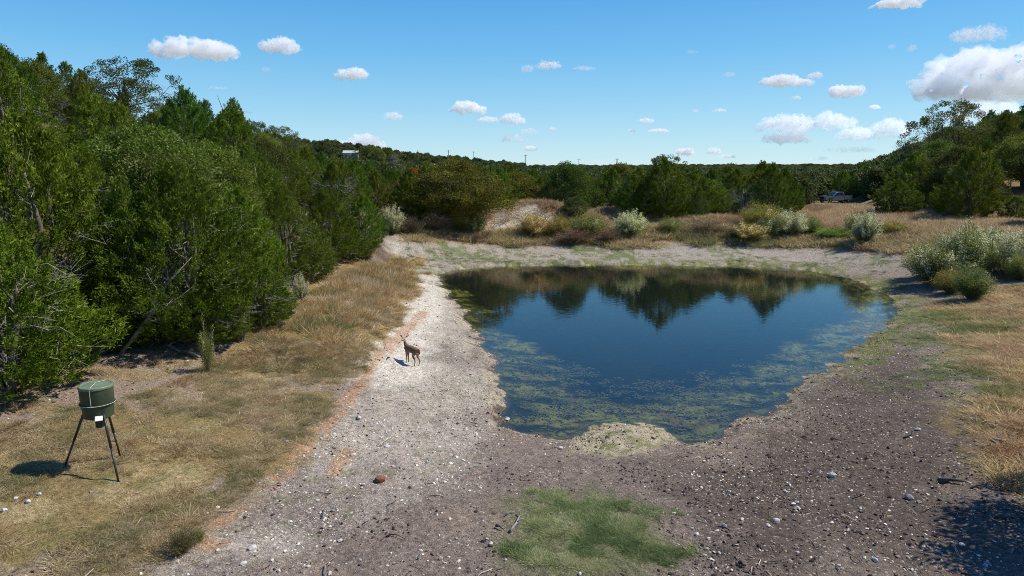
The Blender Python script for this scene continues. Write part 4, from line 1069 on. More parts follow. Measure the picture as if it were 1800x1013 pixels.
for i, (px, py, w, lab) in enumerate(rocks):
    x, y = G(px, py); s = w / 1200 * y / cp / 2 * 1.15
    me = rkg[i % 2] if ('grey' in lab and 'white' not in lab) else rk[i % 4]
    o = link('rock', me, loc=(x, y, float(height(x, y, True)[0]) + s * .22)); o.scale = (s, s, s); o.rotation_euler = (0, 0, random.uniform(0, 6.28))
    o['label'] = lab; o['category'] = 'rock'; o['group'] = 'loose rocks on the shore'
x, y = G(669, 846); s = 24 / 1200 * y / cp / 2
o = link('rusty_rock', stone_mesh('rusty_rock', 540, 3, M_rust, flat=.6, ang=.1), loc=(x, y, hz(x, y) + s * .35)); o.scale = (s * 1.1, s * .9, s)
o['label'] = 'rounded rusty brown stone alone on the grey track'; o['category'] = 'rock'

# ------------------------------------------------------------------ sticks and logs
def stick(name, label, pts, rad, mat, forks=0, cat='stick', lift=.02):
    P = np.array([[*G(a, b), 0] for a, b in pts]); P[:, 2] = height(P[:, 0], P[:, 1], True) + rad * .7 + lift
    P[1:-1, 2] += lift; c = P[0].copy()
    root = thing(name, label, cat, tuple(c)); acc = Acc(); P = P - c
    if len(P) == 2: P = np.array([P[0], P[0] * .6 + P[1] * .4 + (0, .02, .02), P[1]])
    acc.tube(P, np.linspace(rad, rad * .35, len(P)), 6); link('stick_body', acc.mesh('stick', mat, True), root)
    for k in range(forks):
        i = 1 + k % (len(P) - 1); p = P[i]; L = np.linalg.norm(P[-1] - P[0]) * .3
        q = p + np.array([random.uniform(-1, 1), random.uniform(-1, 1), .25]) * L
        acc = Acc(); acc.tube([p, (p + q) / 2 + (0, 0, .02), q], [rad * .5, rad * .35, rad * .15], 5); link('side_twig', acc.mesh('side_twig', mat, True), root)
stick('stick', 'bleached forked stick at the left edge of the green patch', [(897,938),(908,925),(914,910)], .028, M_dead, 2)
stick('stick', 'short dark stick left of the bleached forked one', [(872,928),(885,935)], .028, M_darkwood)
stick('stick', 'thin pale twig above the short dark stick', [(888,908),(905,903)], .014, M_dead)
stick('stick', 'pale curved stick low on the dark mud', [(735,984),(745,972),(765,968)], .012, M_dead)
stick('stick', 'pale curved stick right of the rusty stone', [(680,892),(694,886),(699,878)], .012, M_dead)
stick('stick', 'long thin dark stick on the mud below the rusty stone', [(685,944),(714,950)], .012, M_darkwood)
stick('stick', 'dark bent stick near the gravel cluster', [(566,914),(568,905),(570,896)], .012, M_darkwood)
stick('stick', 'long pale branch curving to the bottom edge', [(570,1010),(573,995),(592,980)], .011, M_dead, 1)
stick('driftwood_log', 'dark flaky log on the mud above the tree shade', [(1650,850),(1672,849),(1698,851)], .055, M_darkwood, 1, 'log')
stick('stick', 'thin dark stick pointing at a grey stone', [(1706,860),(1734,853)], .018, M_darkwood)
stick('driftwood_log', 'grey log between dark mud and the dry grass at the right', [(1742,777),(1762,780),(1778,777)], .05, M_dead, 2, 'log')
stick('stick', 'pale stick lying in the lower right tree shade', [(1777,975),(1790,962)], .02, M_dead, 1)
stick('stick', 'thin bare stick leaning over a white rock low right', [(1540,985),(1528,968)], .014, M_dead)
stick('stick', 'pale stick at the bottom edge on the dark mud', [(1320,1012),(1323,997)], .012, M_dead)
stick('stick', 'dark splinter far up the dark right mud', [(1460,775),(1478,777)], .025, M_darkwood)
stick('stick', 'dark forked twig high on the right mud', [(1588,772),(1602,768),(1604,763)], .02, M_darkwood, 1)
stick('stick', 'short dark stick right of the green patch', [(1208,888),(1222,892)], .02, M_darkwood)
stick('stick', 'short dark stick near the flat white stone right of the green patch', [(1270,930),(1284,936)], .02, M_darkwood)
stick('fallen_log', 'bleached weathered log under the left junipers', [(325,622),(338,627),(352,634)], .09, M_dead, 1, 'log')
stick('fallen_log', 'grey split log lying behind the bleached log', [(280,606),(298,612),(318,622)], .07, M_dead, 2, 'log')
stick('fallen_branch', 'long thin branch fallen along the dark hollow', [(168,601),(200,604),(205,607)], .03, M_dead, 2, 'branch')
stick('bare_branch', 'dark bare branch arching over the golden grass', [(490,540),(505,518),(535,505),(560,500)], .03, M_darkwood, 4, 'branch', lift=.35)
# ------------------------------------------------------------------ game feeder on its tripod
M_fgreen = simple_mat('feeder_green', tuple(alb(60, 72, 50)), .5, spec=.4, var=.16, scale=5, bump=.25)
M_flid = simple_mat('feeder_lid', tuple(alb(112, 128, 98)), .5, spec=.45, var=.16, scale=5)
M_black = simple_mat('black_steel', (.022, .022, .023), .45, spec=.5, var=.15, scale=20)
M_rubber = simple_mat('rubber', (.018, .018, .018), .8, spec=.3)
M_white = simple_mat('white_label', (.78, .78, .76), .5)
M_steel = simple_mat('galvanised', (.42, .43, .42), .45, metal=.6, var=.15, scale=20)
M_strap = simple_mat('pale_strap', tuple(alb(188, 190, 176)), .6)
feet = [G(112, 823), G(212, 803), G(209, 848)]
fz = [hz(*f) for f in feet]
fcx, fcy = np.mean([f[0] for f in feet]), np.mean([f[1] for f in feet])
bx_, _, ztop = at_depth(168, 676, fcy); zbot = at_depth(170, 730, fcy)[2]
BR_ = 27.5 / 1200 * fcy / cp
base_z = min(fz); cx0 = bx_ - fcx
feeder = thing('game_feeder', 'dark green barrel game feeder standing on a black tripod', 'feeder', (fcx, fcy, base_z))
zt, zb = ztop - base_z, zbot - base_z
def lathe(prof, n=40, c=(0, 0)):
    V = []; F = []
    for (rr, z) in prof:
        for j in range(n):
            a = 2 * PI * j / n; V.append((c[0] + rr * math.cos(a), c[1] + rr * math.sin(a), z))
    for i in range(len(prof) - 1):
        for j in range(n):
            k = (j + 1) % n; F.append((i * n + j, i * n + k, (i + 1) * n + k, (i + 1) * n + j))
    return np.array(V), np.array(F)
def lathe_obj(name, prof, mat, parent, c=(0, 0), n=40, smooth=True, **kw):
    V, F = lathe(prof, n, c); me = mesh_np(name, V, F, None, smooth, [mat])
    bm = bmesh.new(); bm.from_mesh(me); bmesh.ops.holes_fill(bm, edges=bm.edges, sides=0)
    for e in bm.edges:
        if len(e.link_faces) == 2 and e.calc_face_angle(0) > .5: e.smooth = False
    bm.to_mesh(me); bm.free(); return link(name, me, parent, **kw)
zm = zb + (zt - zb) * .42
c_ = (cx0, 0)
lathe_obj('barrel', [(BR_ * .80, zb - .02), (BR_ * .90, zb), (BR_ * .945, zm - .02), (BR_ * .98, zm + .01), (BR_ * .99, zt - .05), (BR_ * .985, zt - .03)], M_fgreen, feeder, c_)
lathe_obj('ring', [(BR_ * .96, zm - .018), (BR_ * 1.05, zm - .014), (BR_ * 1.05, zm + .012), (BR_ * .99, zm + .016)], M_fgreen, feeder, c_)
lid = lathe_obj('lid', [(BR_ * 1.015, zt - .055), (BR_ * 1.03, zt - .05), (BR_ * 1.03, zt - .012), (BR_ * 1.0, zt), (BR_ * .9, zt + .006), (BR_ * .86, zt - .004), (BR_ * .4, zt + .006), (.001, zt + .01)], M_flid, feeder, c_)
# strap over the lid and round the barrel
a0 = math.radians(-80); sx, sy = math.cos(a0), math.sin(a0)
acc = Acc(); R1 = BR_ * 1.035
acc.tube([(cx0 + sx * R1 * .97, sy * R1 * .97, zm), (cx0 + sx * R1, sy * R1, zt - .06), (cx0 + sx * R1 * 1.01, sy * R1 * 1.01, zt - .01), (cx0 + sx * R1 * .5, sy * R1 * .5, zt + .02),
          (cx0 - .03, .05, zt + .022), (cx0 + .06, R1 * .8, zt + .016)], .006, 5)
link('strap', acc.mesh('lid_strap', M_strap), feeder)
acc = Acc(); acc.tube([(cx0 + math.cos(t) * BR_ * 1.06, math.sin(t) * BR_ * 1.06, zm + .002) for t in np.linspace(0, 2 * PI, 33)], .005, 4)
link('band', acc.mesh('wire_band', M_strap), feeder)
# box, spout and guard under the barrel
def box(name, c, s, mat, parent, rot=(0, 0, 0), bevel=.006):
    bm = bmesh.new(); bmesh.ops.create_cube(bm, size=1)
    for v in bm.verts: v.co = Vector((v.co.x * s[0], v.co.y * s[1], v.co.z * s[2]))
    if bevel: bmesh.ops.bevel(bm, geom=list(bm.edges), offset=bevel, segments=2, affect='EDGES')
    me = bpy.data.meshes.new(name); bm.to_mesh(me); bm.free(); me.materials.append(mat)
    o = link(name, me, parent, loc=c); o.rotation_euler = rot; return o
lathe_obj('funnel', [(BR_ * .8, zb - .02), (.10, zb - .085), (.05, zb - .09)], M_black, feeder, c_, 24)
box('control_box', (cx0 + .035, -.03, zb - .145), (.13, .13, .15), M_black, feeder)
lathe_obj('spinner', [(.002, zb - .225), (.07, zb - .23), (.075, zb - .222), (.01, zb - .215)], M_steel, feeder, (cx0 + .035, -.03), 20)
box('solar_panel', (cx0 + BR_ * .55, -BR_ * .92, zb + .03), (.13, .02, .10), M_white, feeder, (math.radians(-42), 0, math.radians(24)), .004)
for i, (f, z) in enumerate(zip(feet, fz)):
    p1 = np.array([f[0] - fcx, f[1] - fcy, z - base_z - .03]); d = p1[:2] - np.array(c_); d = d / np.linalg.norm(d)
    p0 = np.array([cx0 + d[0] * BR_ * .86, d[1] * BR_ * .86, zb + .10])
    mid = p0 + (p1 - p0) * .5
    acc = Acc(); acc.tube([p0, mid], .024, 10); acc.tube([mid - (p1 - p0) * .04, p1], .019, 10)
    leg = link('leg', acc.mesh('feeder_leg', M_black, True), feeder)
    lathe_obj('foot', [(.03, p1[2]), (.032, p1[2] + .02), (.022, p1[2] + .05)], M_rubber, leg, (p1[0], p1[1]), 12)
    bk = Acc(); bk.tube([p0 + (0, 0, .08), p0 - (0, 0, .03)], .034, 4); link('bracket', bk.mesh('leg_bracket', M_black), leg)

# ------------------------------------------------------------------ deer
def skin(name, verts, edges, radii, mat, parent, sub=2, root=0):
    me = bpy.data.meshes.new(name); me.from_pydata([tuple(v) for v in verts], edges, []); 
    o = bpy.data.objects.new(name, me); COL.objects.link(o)
    sk = o.modifiers.new('skin', 'SKIN'); sk.use_smooth_shade = True
    if not me.skin_vertices: 
        pass
    for i, rr in enumerate(radii):
        me.skin_vertices[0].data[i].radius = rr if hasattr(rr, '__len__') else (rr, rr)
        me.skin_vertices[0].data[i].use_root = (i == root)
    sb = o.modifiers.new('sub', 'SUBSURF'); sb.levels = sub; sb.render_levels = sub
    dg = bpy.context.evaluated_depsgraph_get(); ev = o.evaluated_get(dg); m2 = bpy.data.meshes.new_from_object(ev)
    o.modifiers.clear(); o.data = m2; m2.name = name
    m2.materials.clear(); m2.materials.append(mat)
    for p in m2.polygons: p.use_smooth = True; p.material_index = 0
    o.parent = parent; return o
M_coat, nt, out = new_mat('deer_coat')
tc = node(nt, 'ShaderNodeTexCoord'); sp3 = node(nt, 'ShaderNodeSeparateXYZ'); nt.links.new(tc.outputs['Object'], sp3.inputs[0])
nz = node(nt, 'ShaderNodeTexNoise', inp={'Scale': 22.0, 'Detail': 4.0}); nt.links.new(tc.outputs['Object'], nz.inputs['Vector'])
zz = math_n(nt, 'ADD', sp3.outputs[2], math_n(nt, 'MULTIPLY', nz.outputs[0], .06))
cc = ramp(nt, zz, [(.0, (.10, .055, .03)), (.30, (.20, .11, .06)), (.47, (.28, .18, .11)), (.53, (.17, .082, .042)), (.66, (.15, .068, .036)), (.80, (.17, .085, .05)), (.95, (.34, .2, .12))])
b = node(nt, 'ShaderNodeBsdfPrincipled', inp={'Roughness': .8, 'Specular IOR Level': .2, 'Sheen Weight': .2}); nt.links.new(cc, b.inputs['Base Color']); nt.links.new(b.outputs[0], out.inputs[0])
M_throat = simple_mat('pale_throat', tuple(alb(214, 190, 168)), .85); M_nose = simple_mat('dark_nose', (.02, .016, .014), .4)
dx, dy = G(724, 641)
heading = math.radians(134)
deer = thing('deer', 'small reddish brown doe standing on the pale track, looking back', 'deer', (dx, dy, hz(dx, dy) - .01), heading, scale=.94)
hd = np.array([-.60, .80, -.10]); hd /= np.linalg.norm(hd)          # where the face points, in the animal's own frame
neck = np.array([.38, .03, .83]); hb = np.array([.385, .045, .90])
V = [(-.26, 0, .60), (-.08, 0, .575), (.10, 0, .565), (.24, 0, .60), (.315, .01, .67), (.36, .02, .76), neck, hb, hb + hd * .075, hb + hd * .16, hb + hd * .215,
     (-.36, 0, .56)]
E = [(0, 1), (1, 2), (2, 3), (3, 4), (4, 5), (5, 6), (6, 7), (7, 8), (8, 9), (9, 10), (0, 11)]
Rr = [(.135, .145), (.13, .14), (.13, .14), (.11, .13), .072, .052, .046, .055, .05, .032, .024, (.10, .10)]
def addleg(root, pts, rad):
    last = root
    for p, q in zip(pts, rad):
        V.append(p); Rr.append(q); E.append((last, len(V) - 1)); last = len(V) - 1
for s in (-1, 1):
    o_ = .03 * s
    addleg(0, [(-.27 + o_, .065 * s, .46), (-.20 + o_, .075 * s, .36), (-.33 + o_, .075 * s, .24), (-.305 + o_, .075 * s, .06), (-.28 + o_, .075 * s, .012)], [.075, .048, .022, .014, .017])
    addleg(3, [(.25 - o_, .06 * s, .44), (.245 - o_, .06 * s, .25), (.25 - o_, .06 * s, .06), (.27 - o_, .06 * s, .012)], [.052, .022, .014, .017])
skin('body', V, E, Rr, M_coat, deer)
side = np.cross(hd, [0, 0, 1]); side /= np.linalg.norm(side)
for s in (-1, 1):
    e0 = hb + side * s * .04 + np.array([0, 0, .035]) - hd * .02; tip = e0 + side * s * .12 + np.array([0, 0, .075]) - hd * .02
    m_ = (e0 + tip) / 2; wv = np.array([0, 0, 1.0]) * .028 - side * s * .01
    VV = [e0, m_ + wv * 1.1, tip, m_ - wv, m_ - hd * .016]
    link('ear', mesh_np('deer_ear', VV, [(0, 1, 4), (1, 2, 4), (2, 3, 4), (3, 0, 4), (0, 3, 1), (3, 2, 1)], None, False, [M_coat]), deer)
    bm = bmesh.new(); bmesh.ops.create_icosphere(bm, subdivisions=2, radius=.011); me = bpy.data.meshes.new('eye'); bm.to_mesh(me); bm.free(); me.materials.append(M_nose)
    link('eye', me, deer, loc=tuple(hb + hd * .085 + side * s * .042 + np.array([0, 0, .02])))
bm = bmesh.new(); bmesh.ops.create_icosphere(bm, subdivisions=2, radius=.02); me = bpy.data.meshes.new('nose'); bm.to_mesh(me); bm.free(); me.materials.append(M_nose)
link('nose', me, deer, loc=tuple(hb + hd * .235))
acc = Acc(); acc.tube([hb + hd * .03 - (0, 0, .045), neck + hd * .035 - (0, 0, .01), np.array([.385, .02, .78]) + hd * .04], [.022, .026, .016], 6)
link('throat_patch', acc.mesh('throat', M_throat, True), deer)
acc = Acc(); acc.tube([(-.45, 0, .60), (-.49, 0, .54), (-.49, 0, .45)], [.022, .028, .008], 6); link('tail', acc.mesh('deer_tail', M_coat, True), deer)
for (a_, b__) in ((-.285, 1), (-.345, -1)): pass

# ------------------------------------------------------------------ pickup truck
M_paint = simple_mat('blue_grey_paint', (.20, .25, .31), .28, metal=.35, spec=.6, var=.04, coat=.8)
M_glass = simple_mat('tinted_glass', (.012, .018, .03), .06, spec=.8, var=.02)
M_chrome = simple_mat('chrome', (.65, .66, .68), .2, metal=.9, var=.03)
M_lamp = simple_mat('lamp_glass', (.7, .72, .74), .15, spec=.7); M_red = simple_mat('tail_lamp', (.35, .02, .02), .25, spec=.6)
td = 118.0; tx = (1455 - 900) / 1200 * td / cp; tz = at_depth(1463, 340, td)[2] - 1.93 + .3
truck = thing('pickup_truck', 'blue grey crew cab pickup truck parked between the junipers', 'truck', (tx, td, tz), PI + math.radians(20))
def prism(name, prof, w, mat, parent, bevel=.03, taper=None, y0=0, ztaper=None):
    """side profile (x, z) given a width; taper narrows it above a height"""
    n = len(prof); V = []; 
    for s in (-1, 1):
        for (x, z) in prof:
            ww = w / 2
            if ztaper and z > ztaper[0]: ww -= (z - ztaper[0]) * ztaper[1]
            V.append((x, y0 + s * ww, z))
    bm = bmesh.new(); vs = [bm.verts.new(v) for v in V]
    bm.faces.new(vs[:n]); bm.faces.new(list(reversed(vs[n:])))
    for i in range(n):
        j = (i + 1) % n; bm.faces.new((vs[j], vs[i], vs[n + i], vs[n + j]))
    bmesh.ops.recalc_face_normals(bm, faces=bm.faces)
    if bevel: bmesh.ops.bevel(bm, geom=list(bm.edges), offset=bevel, segments=2, affect='EDGES', clamp_overlap=True)
    me = bpy.data.meshes.new(name); bm.to_mesh(me); bm.free(); me.materials.append(mat)
    return link(name, me, parent)
def arch(cx, r, n=7):
    return [(cx + r * math.cos(t), .45 + r * math.sin(t)) for t in np.linspace(0, PI, n)]
body = prism('body', [(2.92, .55), (2.95, .98), (2.86, 1.16), (1.25, 1.24), (.9, 1.26), (-1.1, 1.26), (-1.1, .55)] + list(reversed([(-1.1 + 0, .45)])) + [(1.35, .45)] + [(1.86 - .46 * math.cos(t), .45 + .46 * math.sin(t)) for t in np.linspace(0, PI, 7)] + [(2.5, .45)], 1.96, M_paint, truck)
prism('cab', [(1.22, 1.22), (.42, 1.80), (.15, 1.88), (-1.0, 1.90), (-1.12, 1.84), (-1.18, 1.24)], 1.86, M_paint, truck, .04, ztaper=(1.25, .30))
for s in (-1, 1):
    for nm, xs in (('front_window', [(.98, 1.30), (.42, 1.72), (.02, 1.80), (.0, 1.30)]), ('rear_window', [(-.10, 1.30), (-.08, 1.80), (-.92, 1.81), (-1.05, 1.34)])):
        V = []
        for off in (0, .012):
            for (x, z) in xs: V.append((x, s * (1.86 / 2 - (z - 1.25) * .30 + .008 + off), z))
        me = mesh_np(nm, V, [(0, 1, 2), (0, 2, 3), (4, 6, 5), (4, 7, 6)] if s > 0 else [(0, 2, 1), (0, 3, 2), (4, 5, 6), (4, 6, 7)], None, False, [M_glass]); link('side_window', me, truck)
    box('mirror', (.92, s * 1.10, 1.33), (.12, .22, .20), M_black, truck)
    box('door_handle', (.12, s * .99, 1.13), (.17, .03, .035), M_chrome, truck, bevel=.008); box('door_handle', (-.92, s * .99, 1.13), (.17, .03, .035), M_chrome, truck, bevel=.008)
    box('headlight', (2.86, s * .82, .98), (.16, .26, .18), M_lamp, truck, bevel=.03); box('tail_light', (-2.93, s * .90, 1.08), (.06, .12, .34), M_red, truck, bevel=.02)
V = [(1.235, -.80, 1.25), (1.235, .80, 1.25), (.43, .66, 1.815), (.43, -.66, 1.815)]; V2 = [(x + .02, y, z + .02) for x, y, z in V]
link('windshield', mesh_np('windshield', V2, [(0, 1, 2), (0, 2, 3)], None, False, [M_glass]), truck)
# cargo bed: two sides, tailgate, floor
for s in (-1, 1):
    prism('bed_side', [(-1.2, .55), (-1.2, 1.26), (-2.95, 1.26), (-2.98, .60), (-2.55, .55)] + [(-2.08 - .46 * math.cos(t), .48 + .46 * math.sin(t)) for t in np.linspace(PI, 0, 7)][::-1][::-1], .10, M_paint, truck, .02, y0=s * .93)
box('tailgate', (-2.96, 0, .95), (.08, 1.74, .60), M_paint, truck, bevel=.02)
box('bed_floor', (-2.06, 0, .70), (1.70, 1.74, .06), M_black, truck)
box('front_bumper', (2.98, 0, .60), (.16, 1.86, .22), M_chrome, truck, bevel=.05); box('rear_bumper', (-3.06, 0, .60), (.16, 1.80, .18), M_chrome, truck, bevel=.04)
box('grille', (2.955, 0, .90), (.06, 1.22, .30), M_black, truck, bevel=.02)
box('chassis', (0, 0, .46), (5.2, 1.2, .16), M_black, truck)
for wx in (1.86, -2.08):
    for s in (-1, 1):
        V, F = lathe([(.20, -.12), (.36, -.13), (.40, -.09), (.40, .09), (.36, .13), (.20, .12)], 24)
        wh = thing('wheel', '', ''); del wh['label']; del wh['category']; wh.parent = truck; wh.location = (wx, s * .86, .40); wh.rotation_euler = (PI / 2, 0, 0)
        link('tyre', mesh_np('tyre', V, F, None, True, [M_rubber]), wh)
        lathe_obj('rim', [(.21, -.125), (.20, -.09), (.10, -.10), (.06, -.13), (.06, .13), (.10, .10), (.20, .09), (.21, .125)], M_chrome, wh, (0, 0), 20)

# ------------------------------------------------------------------ far ridge: house, lone trees, poles
def ridge_xyz(px, depth): 
    x = (px - 900) / 1200 * depth / cp; return x, depth, hz(x, depth)
M_hwall = simple_mat('pale_wall', tuple(alb(214, 208, 200)), .8); M_hroof = simple_mat('metal_roof', tuple(alb(190, 192, 192)), .6, metal=.0); M_hwin = simple_mat('window_glass', (.03, .04, .05), .1, spec=.7)
x, y, z = ridge_xyz(626, 330); zr = at_depth(626, 259, 330)[2]
house = thing('house', 'pale metal roofed house on the far ridge beyond the end of the left slope', 'house', (x, y, zr - 5.6), math.radians(8))
box('wall', (0, 0, 1.4), (6.6, 5.0, 2.8), M_hwall, house, bevel=.02)
bm = bmesh.new(); vs = [bm.verts.new(v) for v in [(-3.6, -3.0, 2.82), (3.6, -3.0, 2.82), (3.6, 3.0, 2.82), (-3.6, 3.0, 2.82), (-3.6, 0, 4.1), (3.6, 0, 4.1)]]
for f in ((0, 1, 5, 4), (2, 3, 4, 5), (0, 4, 3), (1, 2, 5), (3, 2, 1, 0)): bm.faces.new([vs[i] for i in f])
me = bpy.data.meshes.new('roof'); bm.to_mesh(me); bm.free(); me.materials.append(M_hroof); link('roof', me, house)
for wx in (-2.2, 0.1, 2.2): box('window', (wx, -2.52, 1.6), (1.2, .08, 1.1), M_hwin, house, bevel=0)
box('foundation', (0, 0, -1.5), (6.8, 5.2, 2.98), M_hwall, house, bevel=0)
for key, px, pt, dp, lab, tn in [('oC', 640, 262, 300, 'thin little tree beside the pale house on the ridge', DK), ('oA', 657, 260, 305, 'round dark oak on the ridge first to the right of the house', NG),
        ('oA', 672, 262, 300, 'greyish oak second to the right of the house on the ridge', GY), ('oA', 687, 261, 310, 'oak with bare trunk standing apart on the ridge skyline', NG),
        ('gB', 699, 267, 300, 'grey brown bare tree on the ridge beside the standalone oak', GY)]:
    x, y, z = ridge_xyz(px, dp); h = at_depth(px, pt, dp)[2] - z
    s = min(h / TREEH[key], 1.25); place(key, x, y, s, lab, tint=tn, z=z + h - s * TREEH[key] * 1.0 if h / TREEH[key] > 1.25 else None)
M_pole = simple_mat('pole_wood', (.10, .085, .07), .9); M_redpole = simple_mat('red_steel', (.30, .09, .06), .6)
def pole(px, pt, dp, label, mat=M_pole, w=.16, arm=True):
    x, y, z = ridge_xyz(px, dp); top = at_depth(px, pt, dp)[2]; h = max(top - z, 6)
    t = thing('utility_pole', label, 'pole', (x, y, top - h)); acc = Acc(); acc.tube([(0, 0, -1), (0, 0, h)], [w * 1.2, w * .8], 8); link('pole_shaft', acc.mesh('pole', mat, True), t)
    if arm:
        box('crossarm', (0, 0, h - .5), (2.2, .14, .14), mat, t, bevel=0)
        for k in (-1, 0, 1): box('insulator', (k * .95, 0, h - .34), (.10, .10, .18), M_white, t, bevel=0)
pole(740, 264, 360, 'leftmost utility pole on the far ridge line, faint beside dark trees')
pole(792, 264, 380, 'utility pole on the far ridge above the big olive oak')
pole(835, 266, 400, 'utility pole on the far ridge line above bright green oak crowns')
pole(923, 272, 430, 'utility pole on the sloping ridge under small clouds')
pole(1014, 279, 470, 'utility pole where the ridge flattens above the mound', w=.2)
pole(1079, 279, 470, 'stout reddish pole furthest to the right on the ridge line', M_redpole, .42)

# ------------------------------------------------------------------ clouds: closed lumpy volumes, lit by the sun
def cloud_mat(k, dens, H, soft):
    m, nt, out = new_mat('cloud_vapour'); v = node(nt, 'ShaderNodeVolumeScatter', inp={'Color': (1, 1, 1, 1), 'Anisotropy': .0})
    g = node(nt, 'ShaderNodeTexCoord'); z = node(nt, 'ShaderNodeTexNoise', inp={'Scale': 4.0 / H, 'Detail': 6.0, 'Roughness': .66}); nt.links.new(g.outputs['Object'], z.inputs['Vector'])
    mr = node(nt, 'ShaderNodeMapRange', inp={1: soft, 2: soft + .26, 3: 0.0, 4: dens}); nt.links.new(z.outputs[0], mr.inputs[0]); nt.links.new(mr.outputs[0], v.inputs['Density'])
    nt.links.new(v.outputs[0], out.inputs['Volume']); return m
tex1 = bpy.data.textures.new('billow', 'CLOUDS'); tex1.noise_basis = 'BLENDER_ORIGINAL'; tex1.noise_depth = 5
def cloud(px, py, w, h, label, thick=10.0, lumps=None, ragged=.35, seed=0):
    r = np.random.default_rng(900 + seed)
    el = math.atan((301 - (py + h / 2)) / 1200.0)
    depth = min(15000.0, 1350.0 / max(math.tan(el), .02))
    c = at_depth(px, py, depth); W = w / 1200 * depth; H = h / 1200 * depth
    bm = bmesh.new(); n = lumps or int(10 + 7 * w / h)
    for i in range(n):
        u = r.uniform(-1, 1); a = (1 - abs(u) ** 2.2)
        rad = H * r.uniform(.30, .55) * (.45 + .55 * a)
        x = u * (W / 2 - rad * .8); y = r.normal() * W * .10; z = -H / 2 + rad * .75 + r.random() ** 1.4 * max(0, H - 2 * rad) * a
        bmesh.ops.create_icosphere(bm, subdivisions=2, radius=rad, matrix=Matrix.Translation((x, y, z)) @ Matrix.Diagonal((1.3, 1.3, .9, 1)))
    me = bpy.data.meshes.new('cloud'); bm.to_mesh(me); bm.free(); me.materials.append(cloud_mat(thick, thick * .5 / H, H, .40 + .07 * sstep(9 - thick, 0, 6.5).item()))
    o = link('cloud', me, loc=tuple(c)); o['label'] = label; o['category'] = 'cloud'; o['group'] = 'clouds in the sky'
    rm = o.modifiers.new('union', 'REMESH'); rm.mode = 'VOXEL'; rm.voxel_size = max(W / 130, H / 34)
    for sc, st in ((H * .6, H * ragged * 1.6), (H * .22, H * ragged * .8), (H * .08, H * ragged * .3)):
        t = bpy.data.textures.new('billow', 'CLOUDS'); t.noise_scale = sc; t.noise_depth = 3
        d = o.modifiers.new('billow', 'DISPLACE'); d.texture = t; d.strength = st; d.mid_level = .5; d.texture_coords = 'GLOBAL'
    return o
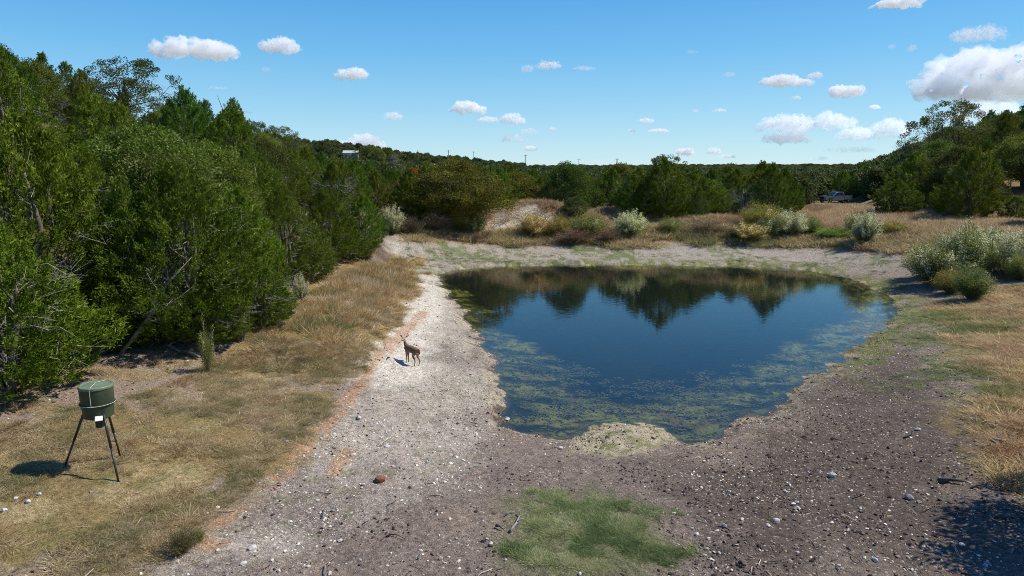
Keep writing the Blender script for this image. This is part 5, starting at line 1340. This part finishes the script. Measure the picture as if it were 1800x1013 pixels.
CL = [(347,81,140,38,'large solid white cloud floating over the left slope',12,None,.3),(493,77,70,28,'peaked white cloud to the right of the large solid one',9,None,.4),
 (620,127,58,22,'small oval cloud lower right of the peaked one',9,None,.3),(690,202,32,14,'small cloud low over the left half above the cloud bank',6,None,.4),
 (610,253,44,18,'cloud bank piece touching the trees at the end of the left slope',9,None,.3),(645,246,58,30,'tall puffy cloud rising from the ridge at the end of the left slope',9,None,.35),
 (820,186,60,22,'brightest small cloud over the big olive oak',12,None,.35),(857,209,40,11,'flat left half of the double cloud under the brightest small one',6,None,.4),(902,206,44,20,'puffy right half of the double cloud under the brightest small one',8,None,.35),
 (905,242,44,15,'faint cloud beneath the double cloud',4,None,.5),(930,229,30,11,'wispy crest joined to the faint cloud beneath the double one',3.5,None,.5),(932,260,28,9,'little cloud sitting low just above the ridge',7,None,.3),(971,226,16,7,'tiny puff right of the wispy crest',6,None,.3),
 (928,119,22,14,'left puff of the thin cloud line high in the middle',4,None,.5),(965,113,44,14,'main puff of the thin cloud line high in the middle',6,None,.45),(1028,119,40,7,'thin wisp ending the cloud line high in the middle',3,None,.5),
 (1205,265,34,14,'bright round cloud low over the wood',10,None,.3),(1255,264,26,13,'round cloud second along the low row over the wood',7,None,.35),(1278,274,34,8,'flat pale cloud low over the wood',5,None,.35),
 (1136,211,30,9,'small puff over the middle of the pond',6,None,.4),(1158,229,38,7,'flat streak cloud below the small puff over the pond',7,None,.35),(1110,229,15,6,'tiny puff left of the flat streak cloud',5,None,.4),
 (1264,193,22,6,'flat tiny cloud in the empty sky right of centre',5,None,.4),(1222,194,12,5,'tiniest speck of cloud left of the flat tiny one',4,None,.4),
 (1383,139,88,21,'long bright cloud high on the right',10,None,.35),(1432,131,24,12,'small puff at the right tip of the long bright cloud',6,None,.4),(1486,157,66,22,'wedge shaped bright cloud right of the long one',10,None,.3),
 (1398,171,16,8,'tiny cloud under the long bright one',6,None,.3),(1537,187,20,8,'small oval cloud alone under the wedge shaped one',9,None,.25),
 (1385,214,104,30,'hazy left part of the wide cloud field at the right',8,None,.5),(1462,211,74,30,'hazy right part of the wide cloud field at the right',9,None,.45),(1380,240,86,22,'lower deck of the wide cloud field',8,None,.4),
 (1510,233,76,22,'low hazy cloud leading to the tallest oak',8,None,.45),(1568,222,70,30,'bright hazy cloud touching the tallest oak at the right',9,None,.45),(1495,262,90,11,'flat low veil above the right tree line',3.5,None,.45),(1440,277,36,8,'little low veil close to the right tree line',3.5,None,.4),
 (1738,122,235,92,'huge billowing cloud, biggest of all, at the right edge',15,52,.34),(1672,158,116,16,'flat foot of the huge billowing cloud',8,None,.35),(1606,143,22,12,'small puff at the left tip of the huge billowing cloud',5,None,.4),
 (1730,190,120,44,'white cloud rising behind the right hillside',9,None,.32),(1780,205,60,24,'cloud end half hidden by the right hillside',7,None,.35),
 (1722,56,96,26,'wispy cloud over the huge billowing one',5,None,.5),(1582,3,84,16,'cloud cut by the top edge of the photo',9,None,.35),
 (1603,83,13,13,'small faint puff upper right',4,None,.4),(1568,81,9,9,'smallest faint puff upper right',3,None,.4),(1280,130,22,8,'faint broken wisp over the right half',2.6,None,.5),(1217,90,18,6,'very faint wisp high over the right half',2.2,None,.5),
 (467,121,16,9,'faint puff under the peaked cloud',2.6,None,.4),(384,154,38,5,'thin faint streak under the large solid cloud',1.6,None,.4),(1345,216,30,8,'ragged shred left of the wide cloud field',3,None,.5)]
for i, (px, py, w, h, lab, th, lu, rg) in enumerate(CL):
    cloud(px, py, w, h, lab, th, lu, rg, i)
